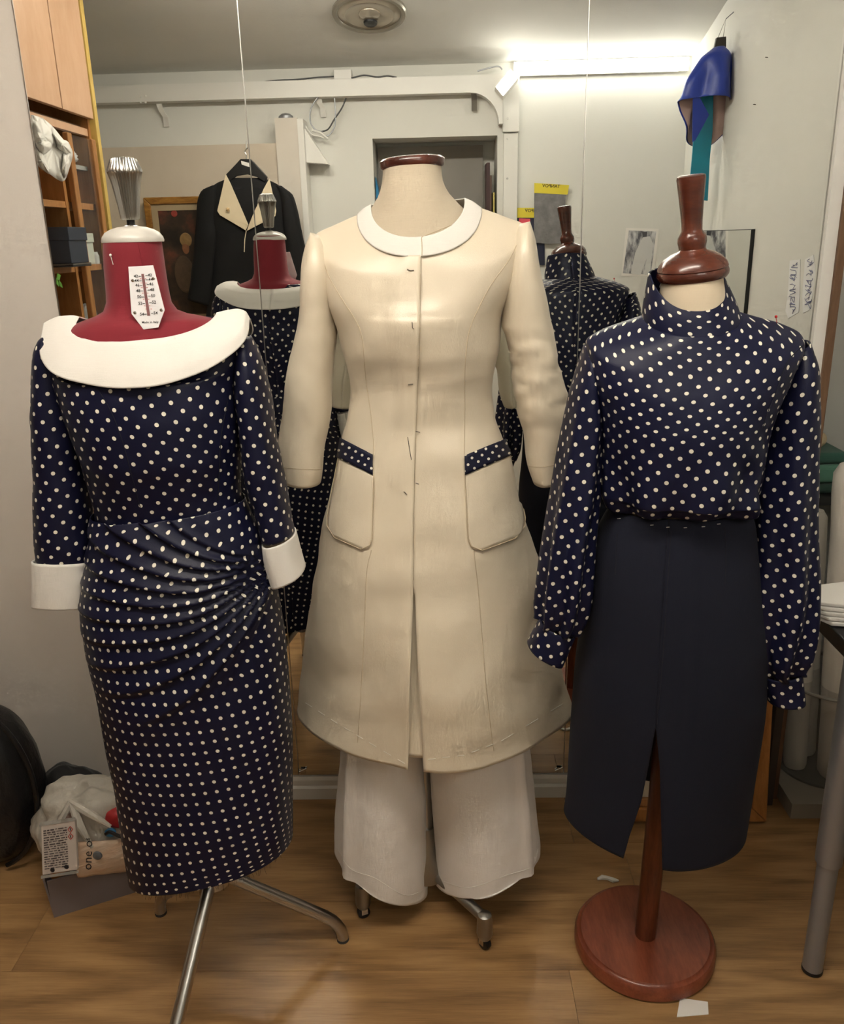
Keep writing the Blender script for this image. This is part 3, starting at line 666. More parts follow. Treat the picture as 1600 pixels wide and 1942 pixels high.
seam(bb3, [(1529,648),(1492,688),(1471,744),(1455,782),(1446,812)], M['navy_dark'], bl, 'armhole_seam', .001)
def d_puff(k, lo):
    def f(ph, t, p):
        return (.003+.006*sm(.35,.95,t))*math.sin(ph*6+k+1.5*nz(p,5,k)) * sm(.1,.4,t) + .003*math.sin(ph*13+k)*sm(.75,.98,t) + .0025*nz(p,12,k)
    return f
sleeve([(1108,655,1124,660,.02),(1098,690,1132,690,.045),(1082,745,1140,745,.055),(1068,817,1142,817,.06),(1056,878,1138,878,.062),(1043,959,1130,959,.064),(1033,1041,1120,1041,.064),(1027,1103,1115,1103,.06),(1025,1150,1106,1160,.052),(1027,1172,1094,1190,.042),(1026,1177,1089,1200,.038)], 1.345, 'sleeve', M['dots_blouse'], bl, d_puff(0,0), 100, 90)
sleeve([(1490,668,1531,645,.03),(1472,720,1544,700,.055),(1454,789,1545,765,.062),(1442,858,1543,840,.064),(1431,939,1540,919,.066),(1423,1041,1538,1041,.068),(1417,1110,1538,1110,.068),(1414,1180,1535,1190,.064),(1419,1235,1524,1235,.056),(1432,1264,1512,1258,.045),(1437,1274,1514,1266,.041)], 1.345, 'sleeve', M['dots_blouse'], bl, d_puff(2,0), 100, 90)
k1 = Sheet([(1024,1173,1090,1201,.04,.038),(1012,1198,1079,1228,.041,.039),(1000,1222,1067,1256,.041,.039)], 16, 50, 1.345, 2.5, lambda ph,t,p: .0012*nz(p,20)); k1.build('cuff', M['dots_blouse'], bl, .0025)
k2 = Sheet([(1436,1273,1516,1264,.043,.04),(1444,1300,1519,1296,.043,.04),(1452,1324,1521,1320,.043,.04)], 16, 50, 1.345, 2.5, lambda ph,t,p: .0012*nz(p,20)); k2.build('cuff', M['dots_blouse'], bl, .0025)
seam(k2, [(1440,1280),(1462,1284),(1484,1282),(1512,1272)], M['thread'], bl, 'cuff_stitch', .0005)
hp, hn = bb3.hit(1470, 607, .004)
o = MB().lathe([(.0008,-.0022),(.0022,-.001),(.0022,.001),(.0008,.0022)], hp+Vector((0,0,.004)), 10).tube([hp+Vector((0,0,.003)), hp+Vector((.003,0,-.008))], .0005, 5).build('pin', plain('red_pin_head', (190,40,40), .3), bl, True)

sk = thing('skirt', 'navy wool pencil skirt with open front slit below the dotted blouse', 'skirt', (.41, 1.39, .3))
SL = [(900,1272),(1384,1243),(1435,1234),(1527,1216),(1600,1194),(1660,1180)]; SR = [(900,1272),(1384,1243),(1461,1251),(1550,1253),(1660,1256)]
def sk_phi(sh, i):
    v = sh.vrow(i); ul = np.interp(v, *zip(*SL)); ur = np.interp(v, *zip(*SR))
    return sh.phi_at(i, ur)+.0005, 2*math.pi + sh.phi_at(i, ul) - .0005
skt = Sheet([(1160,962,1412,960,.094,.09,986),(1147,984,1422,982,.1,.095,1003),(1124,1032,1428,1032,.112,.107),(1113,1093,1436,1093,.12,.116),(1103,1180,1443,1180,.126,.122),(1092,1260,1445,1260,.128,.126),(1086,1330,1443,1345,.128,.128),(1081,1420,1434,1420,.128,.13),(1074,1500,1422,1510,.127,.13),(1068,1538,1413,1570,.126,.13,1652)],
            130, 180, Y3, (2.3, 1.75, .4), lambda ph,t,p: .003*nz(p,6,9) - .003*math.exp(-((ph%(2*math.pi))/.03)**2)*(1-sm(.5,.7,t)), sk_phi)
skt.build('skirt_panel', M['navy'], sk, .003)
seam(skt, [(1272,1008),(1266,1100),(1256,1250),(1245,1375)], M['navy_dark'], sk, 'centre_seam', .0008)
seam(skt, [(1170,1012),(1168,1060),(1166,1090)], M['navy_dark'], sk, 'dart', .0008); seam(skt, [(1374,1000),(1376,1050),(1374,1108)], M['navy_dark'], sk, 'dart', .0008)
for u, v in ((1174,984),(1236,996),(1266,1000),(1299,1001),(1333,999),(1362,994)):
    MB().tube([skt.hit(u-3, v, .001)[0], skt.hit(u+3, v-.5, .001)[0]], .0006, 5).build('basting_stitch', M['thread'], sk, True)

# ------------------------------------------------------------------ lamps
t = thing('strip_light', 'lit white strip light along the top of the rear wall', 'light', (.79, RY, 2.2))
MB().box(.372, 1.20, RY, RY+.03, 2.176, 2.236).build('housing', M['white_paint'], t)
MB().box(.38, 1.195, RY+.03, RY+.055, 2.18, 2.232).build('diffuser', emit('strip_light_glow', (255, 250, 240), BATTEN), t, bevel=.004)
t = thing('added_fill_tube', 'added fill tube, out of view, hung on wires above the standing room', 'light', (-.25, .6, 2.37))  # invented fixture outside the view, added to brighten the forms
MB().box(-1.0, .5, .594, .606, 2.372, 2.382).build('spine', M['white_paint'], t)
for yy in (.575, .625):
    MB().tube([(-.98, yy, 2.37), (.48, yy, 2.37)], .013, 12).build('tube', emit('fill_tube_glow', (255, 246, 232), FILL_TUBE), t, True)
for xx in (-.9, .4): MB().tube([(xx,.6,2.38),(xx,.6,cz(.6))], .0015, 6).build('wire', M['steel'], t)
t = thing('flood_lamp', 'small tilted flood lamp clipped to the corner of the white beam', 'lamp', rf(960,160,-.5))
fc = rf(960,160,-.52); a_ = (rf(974,138,-.52)-rf(946,172,-.52))/2; b_ = (rf(976,150,-.52)-rf(966,138,-.52))/2*1.3
MB().obox(fc, a_*1.05, b_*1.2, (0,.02,.006)).build('housing', M['white_paint'], t, bevel=.003)
MB().obox(fc+Vector((0,.023,.002)), a_*.9, b_*.95, (0,.002,0)).build('lens', emit('flood_glow', (255, 248, 235), SPOT), t)
MB().tube([fc, fc+Vector((-.01,-.03,.0)), fc+Vector((-.012,-.04,-.005))], .006, 8).build('bracket', M['steel'], t, True)
# round ceiling lamp, switched off
lc = Vector((rf(700,20,-.126).x, -.126, cz(-.126))); nd = Vector((0,.25,-1)).normalized()
t = thing('ceiling_lamp', 'round flush ceiling lamp with smoked glass dish, switched off', 'lamp', lc)
MB().lathe([(.155,0),(.157,.012),(.152,.02),(.142,.022),(.136,.018),(.134,.012)], lc, 64, axis=nd).build('rim', plain('grey_lamp_rim', (150,144,132), .3, .5), t, True)
MB().lathe([(.134,.012),(.126,.014),(.112,.017),(.104,.020),(.101,.018),(.08,.015),(.045,.012),(.044,.016),(.03,.019),(.002,.020)], lc, 64, axis=nd).build('dish', plain('smoked_glass', (176,166,150), .15, .35), t, True)
MB().lathe([(.03,.018),(.028,.026),(.0,.027)], lc+Vector((0,-.055,-.0137)), 24, axis=nd).build('bulb_holder', M['black'], t, True)

# ------------------------------------------------------------------ rear wall: beam, post, cables, niche
b = MB(); zt, zb_ = 2.178, 2.104
arc = [(.16+.14*math.sin(k/8*math.pi/2), zb_-.14*(1-math.cos(k/8*math.pi/2))) for k in range(9)]
b.prism([(x, RY, z) for x, z in [(-2.02,zt),(-2.02,zb_)] + arc + [(.318,zb_-.14),(.318,zt)]][::-1], (0,.07,0))
beam = tag(b.build('beam', M['white_paint']), 'white painted beam along the rear wall, below the ceiling', 'beam')
for u, v in ((266,183),(276,182),(267,194),(276,194)):
    MB().lathe([(.006,0),(.005,.004),(.002,.005)], rf(u,v,RY+.07), 10, axis=(0,1,0)).build('bolt', M['white_paint'], beam, True)
t = thing('steel_post', 'white steel post standing below the flood lamp', 'post', (.36, RY, 0))
MB().box(.320, .400, RY, RY+.035, 1.93, 2.178).build('upper_section', M['white_paint'], t, bevel=.003)
MB().box(.326, .396, RY, RY+.028, 1.2, 1.925).build('lower_section', M['white_paint'], t, bevel=.003)
for z in (1.99, 1.90, 1.72): MB().lathe([(.005,0),(.004,.004)], (.345,RY+.035 if z > 1.93 else RY+.028,z), 10, axis=(0,1,0)).build('screw', M['steel'], t, True)
for lab, pts in (('white bent strap under the beam near the bolts', [(301,197),(306,210),(314,222),(316,240)]), ('white strap under the beam beside the loose cables', [(604,180),(606,196),(612,205),(613,222)]), ('grey strap under the beam close to the flood lamp', [(898,176),(899,190),(899,210)])):
    P = [rf(u,v,RY+.045-.012*i) for i,(u,v) in enumerate(pts)]
    bb_ = MB()
    for p0, p1 in zip(P, P[1:]): bb_.obox((p0+p1)/2, (.013,0,0), (p1-p0)/2*1.03, (0,.002,0))
    o = bb_.build('strap', M['white_paint'] if 'white' in lab else M['steel']); tag(o, lab, 'bracket')
p0 = rf(633,152,RY+.04); p1 = rf(666,131,RY+.04)
o = MB().box(p0.x, p1.x, RY, RY+.05, p0.z, p1.z).build('junction_box', M['white_paint'], bevel=.004); tag(o, 'white junction box sitting on top of the beam', 'junction box')
for lab, pts, c in (('dark cable lying on the beam left of the junction box', [(470,160),(520,153),(560,151),(600,147),(633,145)], 'black'), ('dark cable lying on the beam right of the junction box', [(666,148),(690,143),(715,146),(735,144),(752,147)], 'black'),
                    ('grey cable loop hanging left of the strap', [(604,182),(590,205),(588,230),(598,246),(612,250)], 'silver_paint'), ('black cable hanging down right of the strap', [(656,186),(648,205),(634,226),(622,245),(608,250)], 'black'),
                    ('grey cable loop hanging lowest right of the strap', [(634,186),(636,215),(634,240),(624,256),(612,258)], 'silver_paint'), ('thin white cable running to the flood lamp', [(905,135),(930,128),(945,126),(952,132)], 'silver_paint'),
                    ('white cable curving from the partition post to the connector', [(566,228),(578,238),(590,254),(604,258),(616,262)], 'white_paint')):
    P = [rf(u, v, RY+.055) for u, v in spline(pts)]
    tag(MB().tube(P, .0035, 6).build('cable', M[c], None, True), lab, 'cable')
o = MB().tube([rf(592,247,RY+.06), rf(608,252,RY+.06), rf(622,264,RY+.06)], .006, 8).build('connector', M['white_paint'], None, True); tag(o, 'white cable connector hanging below the beam', 'connector')
# niche: blind, binders
o = MB().box(NX0+.01, NX1-.06, RY-.24, RY-.225, 1.575, NZ1-.02).build('roller_blind', M['grey_niche']); tag(o, 'grey blind board inside the wall niche', 'blind')
colr = [((60,52,44),.022),((150,150,60),.016),((120,44,40),.014),((58,40,40),.016),((176,168,120),.010)]
x = .10
for k,(c,wd) in enumerate([((40,40,44),.02),((160,156,70),.022),((206,204,190),.03)]):
    o = MB().box(x, x+wd, RY-.22, RY-.08, NZ0, 1.555-.01*k).build('binder', plain('binder%d' % k, c, .6), bevel=.002); tag(o, ['black binder standing low in the wall niche','olive binder standing low in the wall niche','pale binder standing low in the wall niche'][k], 'binder'); x += wd+.003
for k,(c,wd,h,lab) in enumerate([((70,48,48),.018,1.80,'tall maroon binder at the right side of the niche'),((96,76,66),.010,1.74,'thin brown folder at the right side of the niche'),((206,190,110),.008,1.66,'thin yellow folder against the right side of the niche')]):
    x = NX1-.052+.017*k
    o = MB().box(x, x+wd, RY-.2, RY-.03, NZ0, h).build('binder', plain('binder_r%d' % k, c, .6), bevel=.002); tag(o, lab, 'binder')
p = rf(709,400,RY-.05)
o = MB().prism([(NX0+.004,RY-.05,1.3),(NX0+.032,RY-.05,1.3),(NX0+.016,RY-.05,1.70),(NX0+.004,RY-.05,1.75)][::-1], (0,-.06,0)).build('folder', plain('blue_folder', (40,130,180), .5)); tag(o, 'bright blue folder at the left side of the niche', 'folder')

# beige partition with post and wedge shelf
o = MB().box(-2.02, -.665, RY, -.50, 0, 1.90).build('wall_partition', M['beige']); struct(o)
t = thing('partition_post', 'beige post with white edge at the end of the partition', 'post', (-.72,-.5,0))
pa, pb = rf(520,224,-.49), rf(563,224,-.49); pc = rf(579,224,-.49)
MB().box(pa.x, pb.x, RY, -.49, 0, pa.z).build('post', plain('post_beige', (216,208,196), .6), t)
MB().box(pb.x, pc.x-.012, RY, -.485, 0, pa.z-.005).build('white_edge', M['white_paint'], t)
MB().lathe([(.036,0),(.034,.012),(.02,.022),(.002,.026)], ((pa.x+pb.x)/2-.005, -.53, pa.z), 24).build('knob', M['silver_paint'], t, True)
o = MB().prism([rf(566,226,-.52), rf(566,285,-.52), rf(582,308,-.52), rf(622,311,-.52)][::-1], (0,-.09,0)).build('wedge_shelf', M['white_paint']); tag(o, 'white wedge-shaped shelf bracket beside the partition post', 'bracket')

# painting in a gilt frame
def fbox(x0,x1,z0,z1,wd,y0,y1):
    return [[(x0,z0),(x1,z0),(x1-wd,z0+wd),(x0+wd,z0+wd)],[(x1,z0),(x1,z1),(x1-wd,z1-wd),(x1-wd,z0+wd)],[(x1,z1),(x0,z1),(x0+wd,z1-wd),(x1-wd,z1-wd)],[(x0,z1),(x0,z0),(x0+wd,z0+wd),(x0+wd,z1-wd)]]
pt = rf(272,375,-.46)
t = thing('framed_painting', 'dark portrait painting in a gilt wooden frame behind the black jacket', 'painting', (pt.x+.22,-.48,1.1))
for q in fbox(pt.x, pt.x+.47, pt.z-.62, pt.z, .032, 0, 0): MB().prism([(x_,-.47,z_) for x_,z_ in q][::-1], (0,.022,0)).build('frame_side', M['gold'], t, bevel=.004)
for q in fbox(pt.x+.032, pt.x+.438, pt.z-.588, pt.z-.032, .030, 0, 0): MB().prism([(x_,-.47,z_) for x_,z_ in q][::-1], (0,.012,0)).build('mat_side', plain('cream_mat', (176,156,124), .7), t)
q = NT('dark_oil_paint'); q.set(Roughness=.45)
co = q.coord(); v = q.noise(co, 9, 6, .6)
rp = q.n('ShaderNodeValToRGB'); q.l(v, rp.inputs[0]); e = rp.color_ramp.elements
e[0].position=.35; e[0].color=lin((34,28,24)); e[1].position=.72; e[1].color=lin((120,64,48)); k_=e.new(.55); k_.color=lin((66,50,40))
q.l(rp.outputs[0], q.b.inputs['Base Color'])
cv = MB().box(pt.x+.06, pt.x+.41, -.468, -.462, pt.z-.56, pt.z-.06).build('canvas', q.m, t)
for (u,v_,rx_,rz_,c) in ((352,455,.030,.034,(150,118,74)),(352,470,.018,.03,(140,92,62)),(350,520,.05,.09,(84,66,50)),(330,405,.016,.016,(150,60,50))):
    pp = rf(u,v_,-.46)
    MB().lathe([(1,0),(.9,.0012),(.2,.002)], (0,0,0), 20).build('brushwork', plain('paint%d'%u, c, .5, nscale=60, var=.4), cv)
    ob = C.objects[-1] if False else bpy.data.objects[[o_.name for o_ in cv.children][-1]]
    for vtx in ob.data.vertices:
        x_,y_,z_ = vtx.co; vtx.co = (pp.x + x_*rx_, -.462 + z_*1.0, pp.z + y_*rz_)

# black jacket on a hanger
YJ = 2*W + .405
jk = thing('jacket', 'black jacket with cream pointed lapels hanging before the partition', 'jacket', (-.92,-.44,1.2))
mj = weave('black_velvet', (10,10,13), .85, .2, 800, .2, 0)
js = Sheet([(436,338,500,338,.02,.02),(408,350,528,352,.03,.02),(392,372,546,378,.045,.025),(396,420,548,424,.055,.03),(400,470,552,474,.055,.03),(396,540,556,544,.06,.03),(390,620,560,624,.065,.03)], 50, 48, YJ, 2.3, lambda ph,t,p: .006*nz(p,9), flip=True); js.build('body', mj, jk)
for q in ([(404,352,412,352,.02,.02),(384,362,414,366,.035,.025),(374,406,414,410,.04,.03),(369,470,412,474,.042,.03),(362,531,406,540,.042,.03),(357,568,400,580,.042,.03)], [(524,352,534,353,.02,.02),(530,368,556,372,.035,.025),(536,410,566,412,.04,.03),(540,460,577,462,.042,.03),(546,520,590,525,.042,.03),(550,585,596,590,.042,.03)]):
    Sheet(q, 40, 32, YJ-.01, 2.2, lambda ph,t,p: .006*nz(p,10), flip=True).build('sleeve', mj, jk)
cm = satin('cream_lapel', (222,206,174), .45)
lf = lambda u,v,d: rf(u,v,-.405+d)
for pts in ([(428,330),(437,347),(471,426),(466,437),(417,408),(412,400)], [(511,338),(524,400),(522,410),(468,438),(472,426),(500,358)]):
    MB().prism([lf(u,v,.03+.035*min(1,(v-330)/100)) for u,v in pts], (0,.003,0)).build('lapel', cm, jk, bevel=.001)
MB().prism([lf(u,v,.034) for u,v in [(438,345),(470,422),(500,358),(494,354),(468,358),(444,354)]], (0,.002,0)).build('lining', plain('black_lining',(20,20,26),.4), jk)
MB().prism([lf(u,v,.037) for u,v in [(455,362),(456,384),(476,384),(475,362)]], (0,.001,0)).build('maker_label', plain('dark_label',(48,48,56),.6), jk)
MB().tube([lf(u,v,.072) for u,v in spline([(467,437),(464,455),(463,478)])], .0022, 6).build('piping', cm, jk, True)
MB().lathe([(.010,0,1),(.009,.004,1),(.004,.007,0),(.001,.008,0)], lf(432,397,.068), 36, .3, 6, axis=(0,1,0)).build('brooch', plain('cream_brooch',(214,180,130),.4), jk, True)
hg = thing('coat_hanger', 'broad black plastic hanger inside the black jacket', 'hanger', lf(467,320,0))
MB().prism([lf(u,v,.012) for u,v in [(457,302),(448,312),(428,333),(433,346),(450,334),(470,331),(488,336),(503,346),(508,336),(484,310),(476,302)]], (0,.016,0)).build('shoulder_bar', M['black'], hg, bevel=.003)
MB().prism([lf(u,v,.029) for u,v in [(457,305),(458,312),(473,317),(472,309)]], (0,.001,0)).build('sticker', M['paper'], hg)
MB().tube([lf(u,v,.02) for u,v in spline([(467,303),(467,294),(464,288),(467,283),(470,280)])], .0025, 8).build('hook', M['chrome'], hg, True)
o = MB().tube([rf(467,268,-.485), rf(467,283,-.425), rf(470,281,-.42)], .003, 8).build('wall_hook', M['white_paint'], None, True); tag(o, 'white wire hook holding the jacket hanger', 'hook')

# poly bags with yellow headers on the rear wall
yel = plain('yellow_card', (226,208,62), .5, var=.03)
q = NT('grey_film'); q.set(Roughness=.3); q.l(q.mix(q.noise(q.coord(), 28, 5), lin((78,77,80)), lin((158,156,156))), q.b.inputs['Base Color']); q.bump(q.noise(q.coord(), 30, 4), .5, .004); grey_film = q.m
def polybag(head, body, mat, label, y, tx):
    t = thing('poly_bag', label, 'bag', rf(*head[0], y), 'poly bags with yellow headers')
    MB().prism([rf(u,v,y) for u,v in head], (0,-.003,0)).build('header', yel, t)
    MB().prism([rf(u,v,y) for u,v in body], (0,-.006,0)).build('pouch', mat, t, bevel=.002)
    text('TANPOV', tx[0], tx[1], 8.5, lambda u,v: rf(u,v,y+.0006), M['print'], t, 'header_lettering', -.05, True, .015)
polybag([(1013,347),(1079,351),(1076,369),(1013,366)], [(1013,366),(1073,369),(1067,462),(1040,463),(1012,460)], grey_film, 'grey film bag with yellow header, nearer the mirror joint', RY+.03, (1045,353))
polybag([(973,394),(1032,394),(1032,413),(974,413)], [(976,413),(1032,413),(1033,503),(978,503)], plain('navy_film',(32,36,62),.4), 'navy bag with yellow header, half behind the grey bag', RY+.014, (1012,400))
o = MB().prism([rf(u,v,RY+.022) for u,v in [(984,414),(1005,415),(1005,440),(984,440)]], (0,-.003,0)).build('pink_tag', plain('pink_card',(224,80,96),.5)); tag(o, 'small pink card by the yellow header', 'card')

# printed sheet, small mirror and sketches
q = NT('grey_photo_print'); q.set(Roughness=.7)
rp = q.n('ShaderNodeValToRGB'); q.l(q.noise(q.coord((3,1,1)), 14, 6, .65), rp.inputs[0]); rp.color_ramp.elements[0].position=.38; rp.color_ramp.elements[0].color=lin((96,96,104)); rp.color_ramp.elements[1].position=.62; rp.color_ramp.elements[1].color=lin((216,216,216))
q.l(rp.outputs[0], q.b.inputs['Base Color']); photo = q.m
t = thing('printed_sheet', 'white sheet with grey photo of a draped figure on rear wall', 'paper', rf(1212,480,RY))
pp = lambda u,v,d=.002: rf(u,v,RY+d)
MB().prism([pp(u,v) for u,v in [(1187,432),(1249,434),(1240,523),(1178,524)]], (0,-.0015,0)).build('sheet', M['paper'], t)
MB().prism([pp(u,v,.0028) for u,v in [(1192,437),(1244,439),(1234,521),(1181,518)]], (0,-.0006,0)).build('photo', photo, t)
MB().prism([pp(u,v,.0034) for u,v in [(1219,450),(1232,448),(1238,462),(1232,520),(1222,522),(1226,490),(1214,522),(1196,518),(1204,480)]], (0,-.0006,0)).build('figure', plain('pale_print',(212,212,210),.7), t)
MB().prism([pp(u,v,.004) for u,v in [(1217,440),(1227,439),(1226,449),(1219,450)]], (0,-.0006,0)).build('figure_head', plain('dark_print',(80,80,86),.7), t)
t = thing('small_mirror', 'small frameless mirror on the right wall, reflecting the sheet', 'mirror', (1.21,.13,1.05))
MB().box(1.205, 1.2195, -.23, .45, 1.02, 1.452).build('backing', M['black'], t)
mesh('glass', [(1.2045,-.23,1.02),(1.2045,.4475,1.02),(1.2045,.4475,1.4495),(1.2045,-.23,1.4495)], [(0,3,2,1)], M['mirror'], t)
XR = 1.2185
def rx(u, v, X):
    r = ray(u, v); p = EYE + r*(X/r.x); return Vector((p.x, 2*W-p.y, p.z))
for pts, lab in (([(1497,494),(1517,492),(1516,560),(1514,592),(1494,604),(1489,590),(1494,550)], 'tall pencil sketch taped on the right wall, left one'), ([(1526,492),(1542,483),(1546,520),(1540,560),(1534,588),(1522,594),(1521,560)], 'narrow pencil sketch taped on the right wall, beside the mirror edge')):
    t = thing('sketch', lab, 'paper', rx(*pts[0], XR), 'pencil sketches on the right wall')
    MB().prism([rx(u,v,XR) for u,v in pts][::-1], (.001,0,0)).build('tracing_paper', plain('tracing_paper',(238,238,238),.6,var=.02), t)
    random.seed(len(lab)); uu = [p_[0] for p_ in pts]; cu_ = (min(uu)+max(uu))/2; v0_, v1_ = min(p_[1] for p_ in pts)+8, max(p_[1] for p_ in pts)-10
    for k in range(16):
        vv = v0_ + (v1_-v0_)*k/16
        P = [(cu_+random.uniform(-7,7)-(vv-545)*.04, vv+random.uniform(-3,9)) for _ in range(4)]
        MB().tube([rx(u,v,XR-.0006) for u,v in spline(P, 4)], .0011, 4).build('pencil_line', plain('pencil_blue',(120,124,160),.8) if k == 0 else bpy.data.materials['pencil_blue'], t)

# blue collar piece on a clip
bg = thing('blue_garment', 'blue hood-like garment piece with pink lining hanging on the right wall', 'garment', (1.1,-.05,1.9))
YB = 2*W + .02
blue = satin('royal_blue_satin', (30,58,160), .4, .5, .2); pink = plain('pink_lining',(206,176,168),.7); teal = satin('teal_satin',(12,134,160),.35,.5,.15)
stB = [(1354,91,1372,90,.03,.02),(1328,112,1384,104,.06,.035),(1310,150,1390,146,.075,.045),(1298,182,1393,180,.08,.05,176,-.05),(1290,196,1396,200,.078,.055,182,-.16)]
dB = lambda ph,t,p: .020*math.sin(ph*4+.7)*sm(.1,.6,t) + .004*nz(p,14)
Sheet(stB, 40, 72, YB, 2.1, dB, flip=True).build('shell', blue, bg, .002)
Sheet([(a+3,b_,c-3,d,f-.006,g-.006)+tuple(r_) for a,b_,c,d,f,g,*r_ in stB[1:]], 40, 72, YB, 2.1, dB, flip=True).build('lining', pink, bg, 0)
MB().prism([rf(u,v,-.03) for u,v in [(1326,168),(1352,168),(1350,250),(1345,300),(1341,381),(1304,376),(1310,310),(1314,262)]], (0,.008,0)).build('tie', teal, bg, bevel=.002)
MB().prism([rf(u,v,.02) for u,v in [(1313,175),(1322,176),(1344,218),(1330,244),(1318,266),(1312,270)]], (0,.004,0)).build('flap', blue, bg, bevel=.001)
t = thing('binder_clip', 'dark metal binder clip gripping the blue garment', 'clip', rf(1362,82,-.04))
MB().prism([rf(u,v,-.035) for u,v in [(1352,92),(1356,73),(1374,71),(1374,91)]], (0,.02,0)).build('clip_body', plain('clip_metal',(66,62,58),.3,.7), t, bevel=.002)
MB().tube([rf(u,v,-.03) for u,v in [(1360,74),(1376,36),(1371,72)]], .0015, 6).build('clip_wire', M['steel'], t, True)
o = MB().tube([rf(u,v,-.03) for u,v in spline([(1376,36),(1392,22),(1410,8),(1424,-6),(1432,-20)])], .002, 6).build('hanging_wire', M['silver_paint'], None, True); tag(o, 'thin pale wire from ceiling to the binder clip', 'wire')
for u,v,lab in ((1455,109,'upper nail in the right wall'),(1432,198,'lower nail in the right wall')):
    p = rx(u,v,1.22); o = MB().tube([p+Vector((.004,0,0)), p+Vector((-.012,.012,-.001))], .0016, 6).build('nail', M['dark_thread']); tag(o, lab+', bare and thin', 'nail')

# ------------------------------------------------------------------ cabinet on the left, seen in the mirror
XC = -1.3
cb_ = lambda u, v, d=0: rx(u, v, XC+d)
yR, yM, yL = cb_(178,222).y, cb_(119,207).y, .98
zD = (cb_(55,190).z+cb_(178,222).z)/2; z1, z2 = cb_(145,382).z, cb_(165,503).z
zr1, zr0 = cb_(118,228).z+.004, cb_(140,240).z-.012
cab = thing('cabinet', 'tall wooden cabinet with peach upper doors and glazed shelves below', 'cabinet', (-1.5,.7,0))
b = MB().box(-1.70,-1.68,yR,yL,.0,2.33)
b.build('back_panel', M['brown_wood'], cab)
MB().box(-1.68,XC-.02,yR-.001,yR+.018,0,2.32).build('side_panel', M['orange_wood'], cab)
MB().box(-1.68,XC-.02,yL-.018,yL,0,2.32).build('side_panel', M['orange_wood'], cab)
for y0,y1 in ((yR+.004,yM-.003),(yM+.003,yL)):
    MB().box(XC-.02,XC,y0,y1,zD,2.33).build('upper_door', M['peach'], cab, bevel=.002)
MB().box(XC-.045,XC-.025,yR,yL,zr0,zr1).build('rail', M['peach'], cab)
MB().box(-1.68,XC-.05,yR,yL,zr1,zr1+.012).build('shelf', M['brown_wood'], cab)
for z in (z1, z2, z2-.3, z2-.6, z2-.9):
    MB().box(-1.68,XC-.03,yR+.018,yM-.005,z-.022,z).build('shelf', M['orange_wood'], cab); MB().box(-1.68,XC-.03,yM+.02,yL,z-.022,z).build('shelf', M['orange_wood'], cab)
MB().box(-1.68,XC-.03,yM-.006,yM+.016,0,zr0-.02).build('divider', M['orange_wood'], cab)
q = NT('cabinet_glass'); q.set(Base_Color=(.8,.85,.84,1), Roughness=.05, Transmission_Weight=.0, Alpha=.06, Specular_IOR_Level=.5); M['glass'] = q.m
dr = MB().box(XC-.022,XC,yR+.012,yR+.048,.08,zr0-.012).build('glass_door', M['orange_wood'], cab, bevel=.004)
MB().box(XC-.022,XC,yM-.05,yM-.012,.08,zr0-.012).build('stile', M['orange_wood'], dr, bevel=.004)
mesh('pane', [(XC-.011,yR+.048,.1),(XC-.011,yM-.05,.1),(XC-.011,yM-.05,zr0-.015),(XC-.011,yR+.048,zr0-.015)], [(0,1,2,3)], M['glass'], dr)
o = MB().box(-1.70,XC+.004,yR-.032,yR-.002,0,2.345).build('edge_post', M['yellow_edge'], bevel=.002); tag(o, 'yellowish upright board closing the end of the cabinet', 'board')
# things in the cabinet
def carton(c, sx, sy, h, lid, m, name, label):
    t = thing(name, label, 'box', c); x,y,z = c
    MB().box(x-sx,x+sx,y-sy,y+sy,z,z+h).build('box_body', m, t, bevel=.002)
    MB().box(x-sx-.004,x+sx+.004,y-sy-.004,y+sy+.004,z+h-lid,z+h+.004).build('lid', m, t, bevel=.002); return t
carton((-1.385,(yR+yM)/2-.005,z2), .045, .062, .11, .03, plain('pale_green_card',(206,212,200),.6), 'storage_box', 'pale green card box behind the cabinet glass')
carton((XC-.02,yM+.13,z2+.012), .06, .075, .115, .04, plain('dark_blue_card',(52,58,72),.5), 'storage_box', 'dark blue lidded box on the open shelf')
for k,(dz,c) in enumerate(((0,(40,40,44)),(.006,(90,86,82)))):
    o = MB().box(XC-.1,XC+.045,yM+.05,yM+.21,z2+dz,z2+dz+.005).build('notebook', plain('nb%d'%k,c,.5)); tag(o, ['thin black notebook under the dark blue box, lower one','thin grey notebook directly under the dark blue box'][k], 'notebook')
o = MB().lathe([(.016,0),(.017,.03),(.013,.038),(.012,.045)], (-1.345,yR+.062,z2), 16).build('small_jar', plain('jar_glass',(196,198,196),.1), None, True); tag(o, 'small glass jar beside the pale green box', 'jar')
def lump(c, r, seed, amp=.2, n=24, sc=6):
    vs, f = [], []
    for i in range(n+1):
        for j in range(n*2):
            th, ph = math.pi*i/n, math.pi*j/n
            d = Vector((math.sin(th)*math.cos(ph), math.sin(th)*math.sin(ph), math.cos(th)))
            k = 1 + amp*noise.noise(d*1.6+Vector((seed,0,0))) + amp*.6*noise.noise(d*sc+Vector((0,seed,0)))
            vs.append(Vector(c)+Vector((d.x*r[0], d.y*r[1], d.z*r[2]))*k)
    m_ = n*2
    f = [(i*m_+j, (i+1)*m_+j, (i+1)*m_+(j+1)%m_, i*m_+(j+1)%m_) for i in range(n) for j in range(m_)]
    return vs, f
q = NT('clear_film'); q.set(Roughness=.12, Base_Color=lin((190,190,186)), Alpha=.55, Specular_IOR_Level=.9); q.bump(q.noise(q.coord(),40,5),.9,.01); film = q.m
v_, f_ = lump((-1.39,yR+.13,z2-.3+.075), (.05,.07,.075), 3, .3)
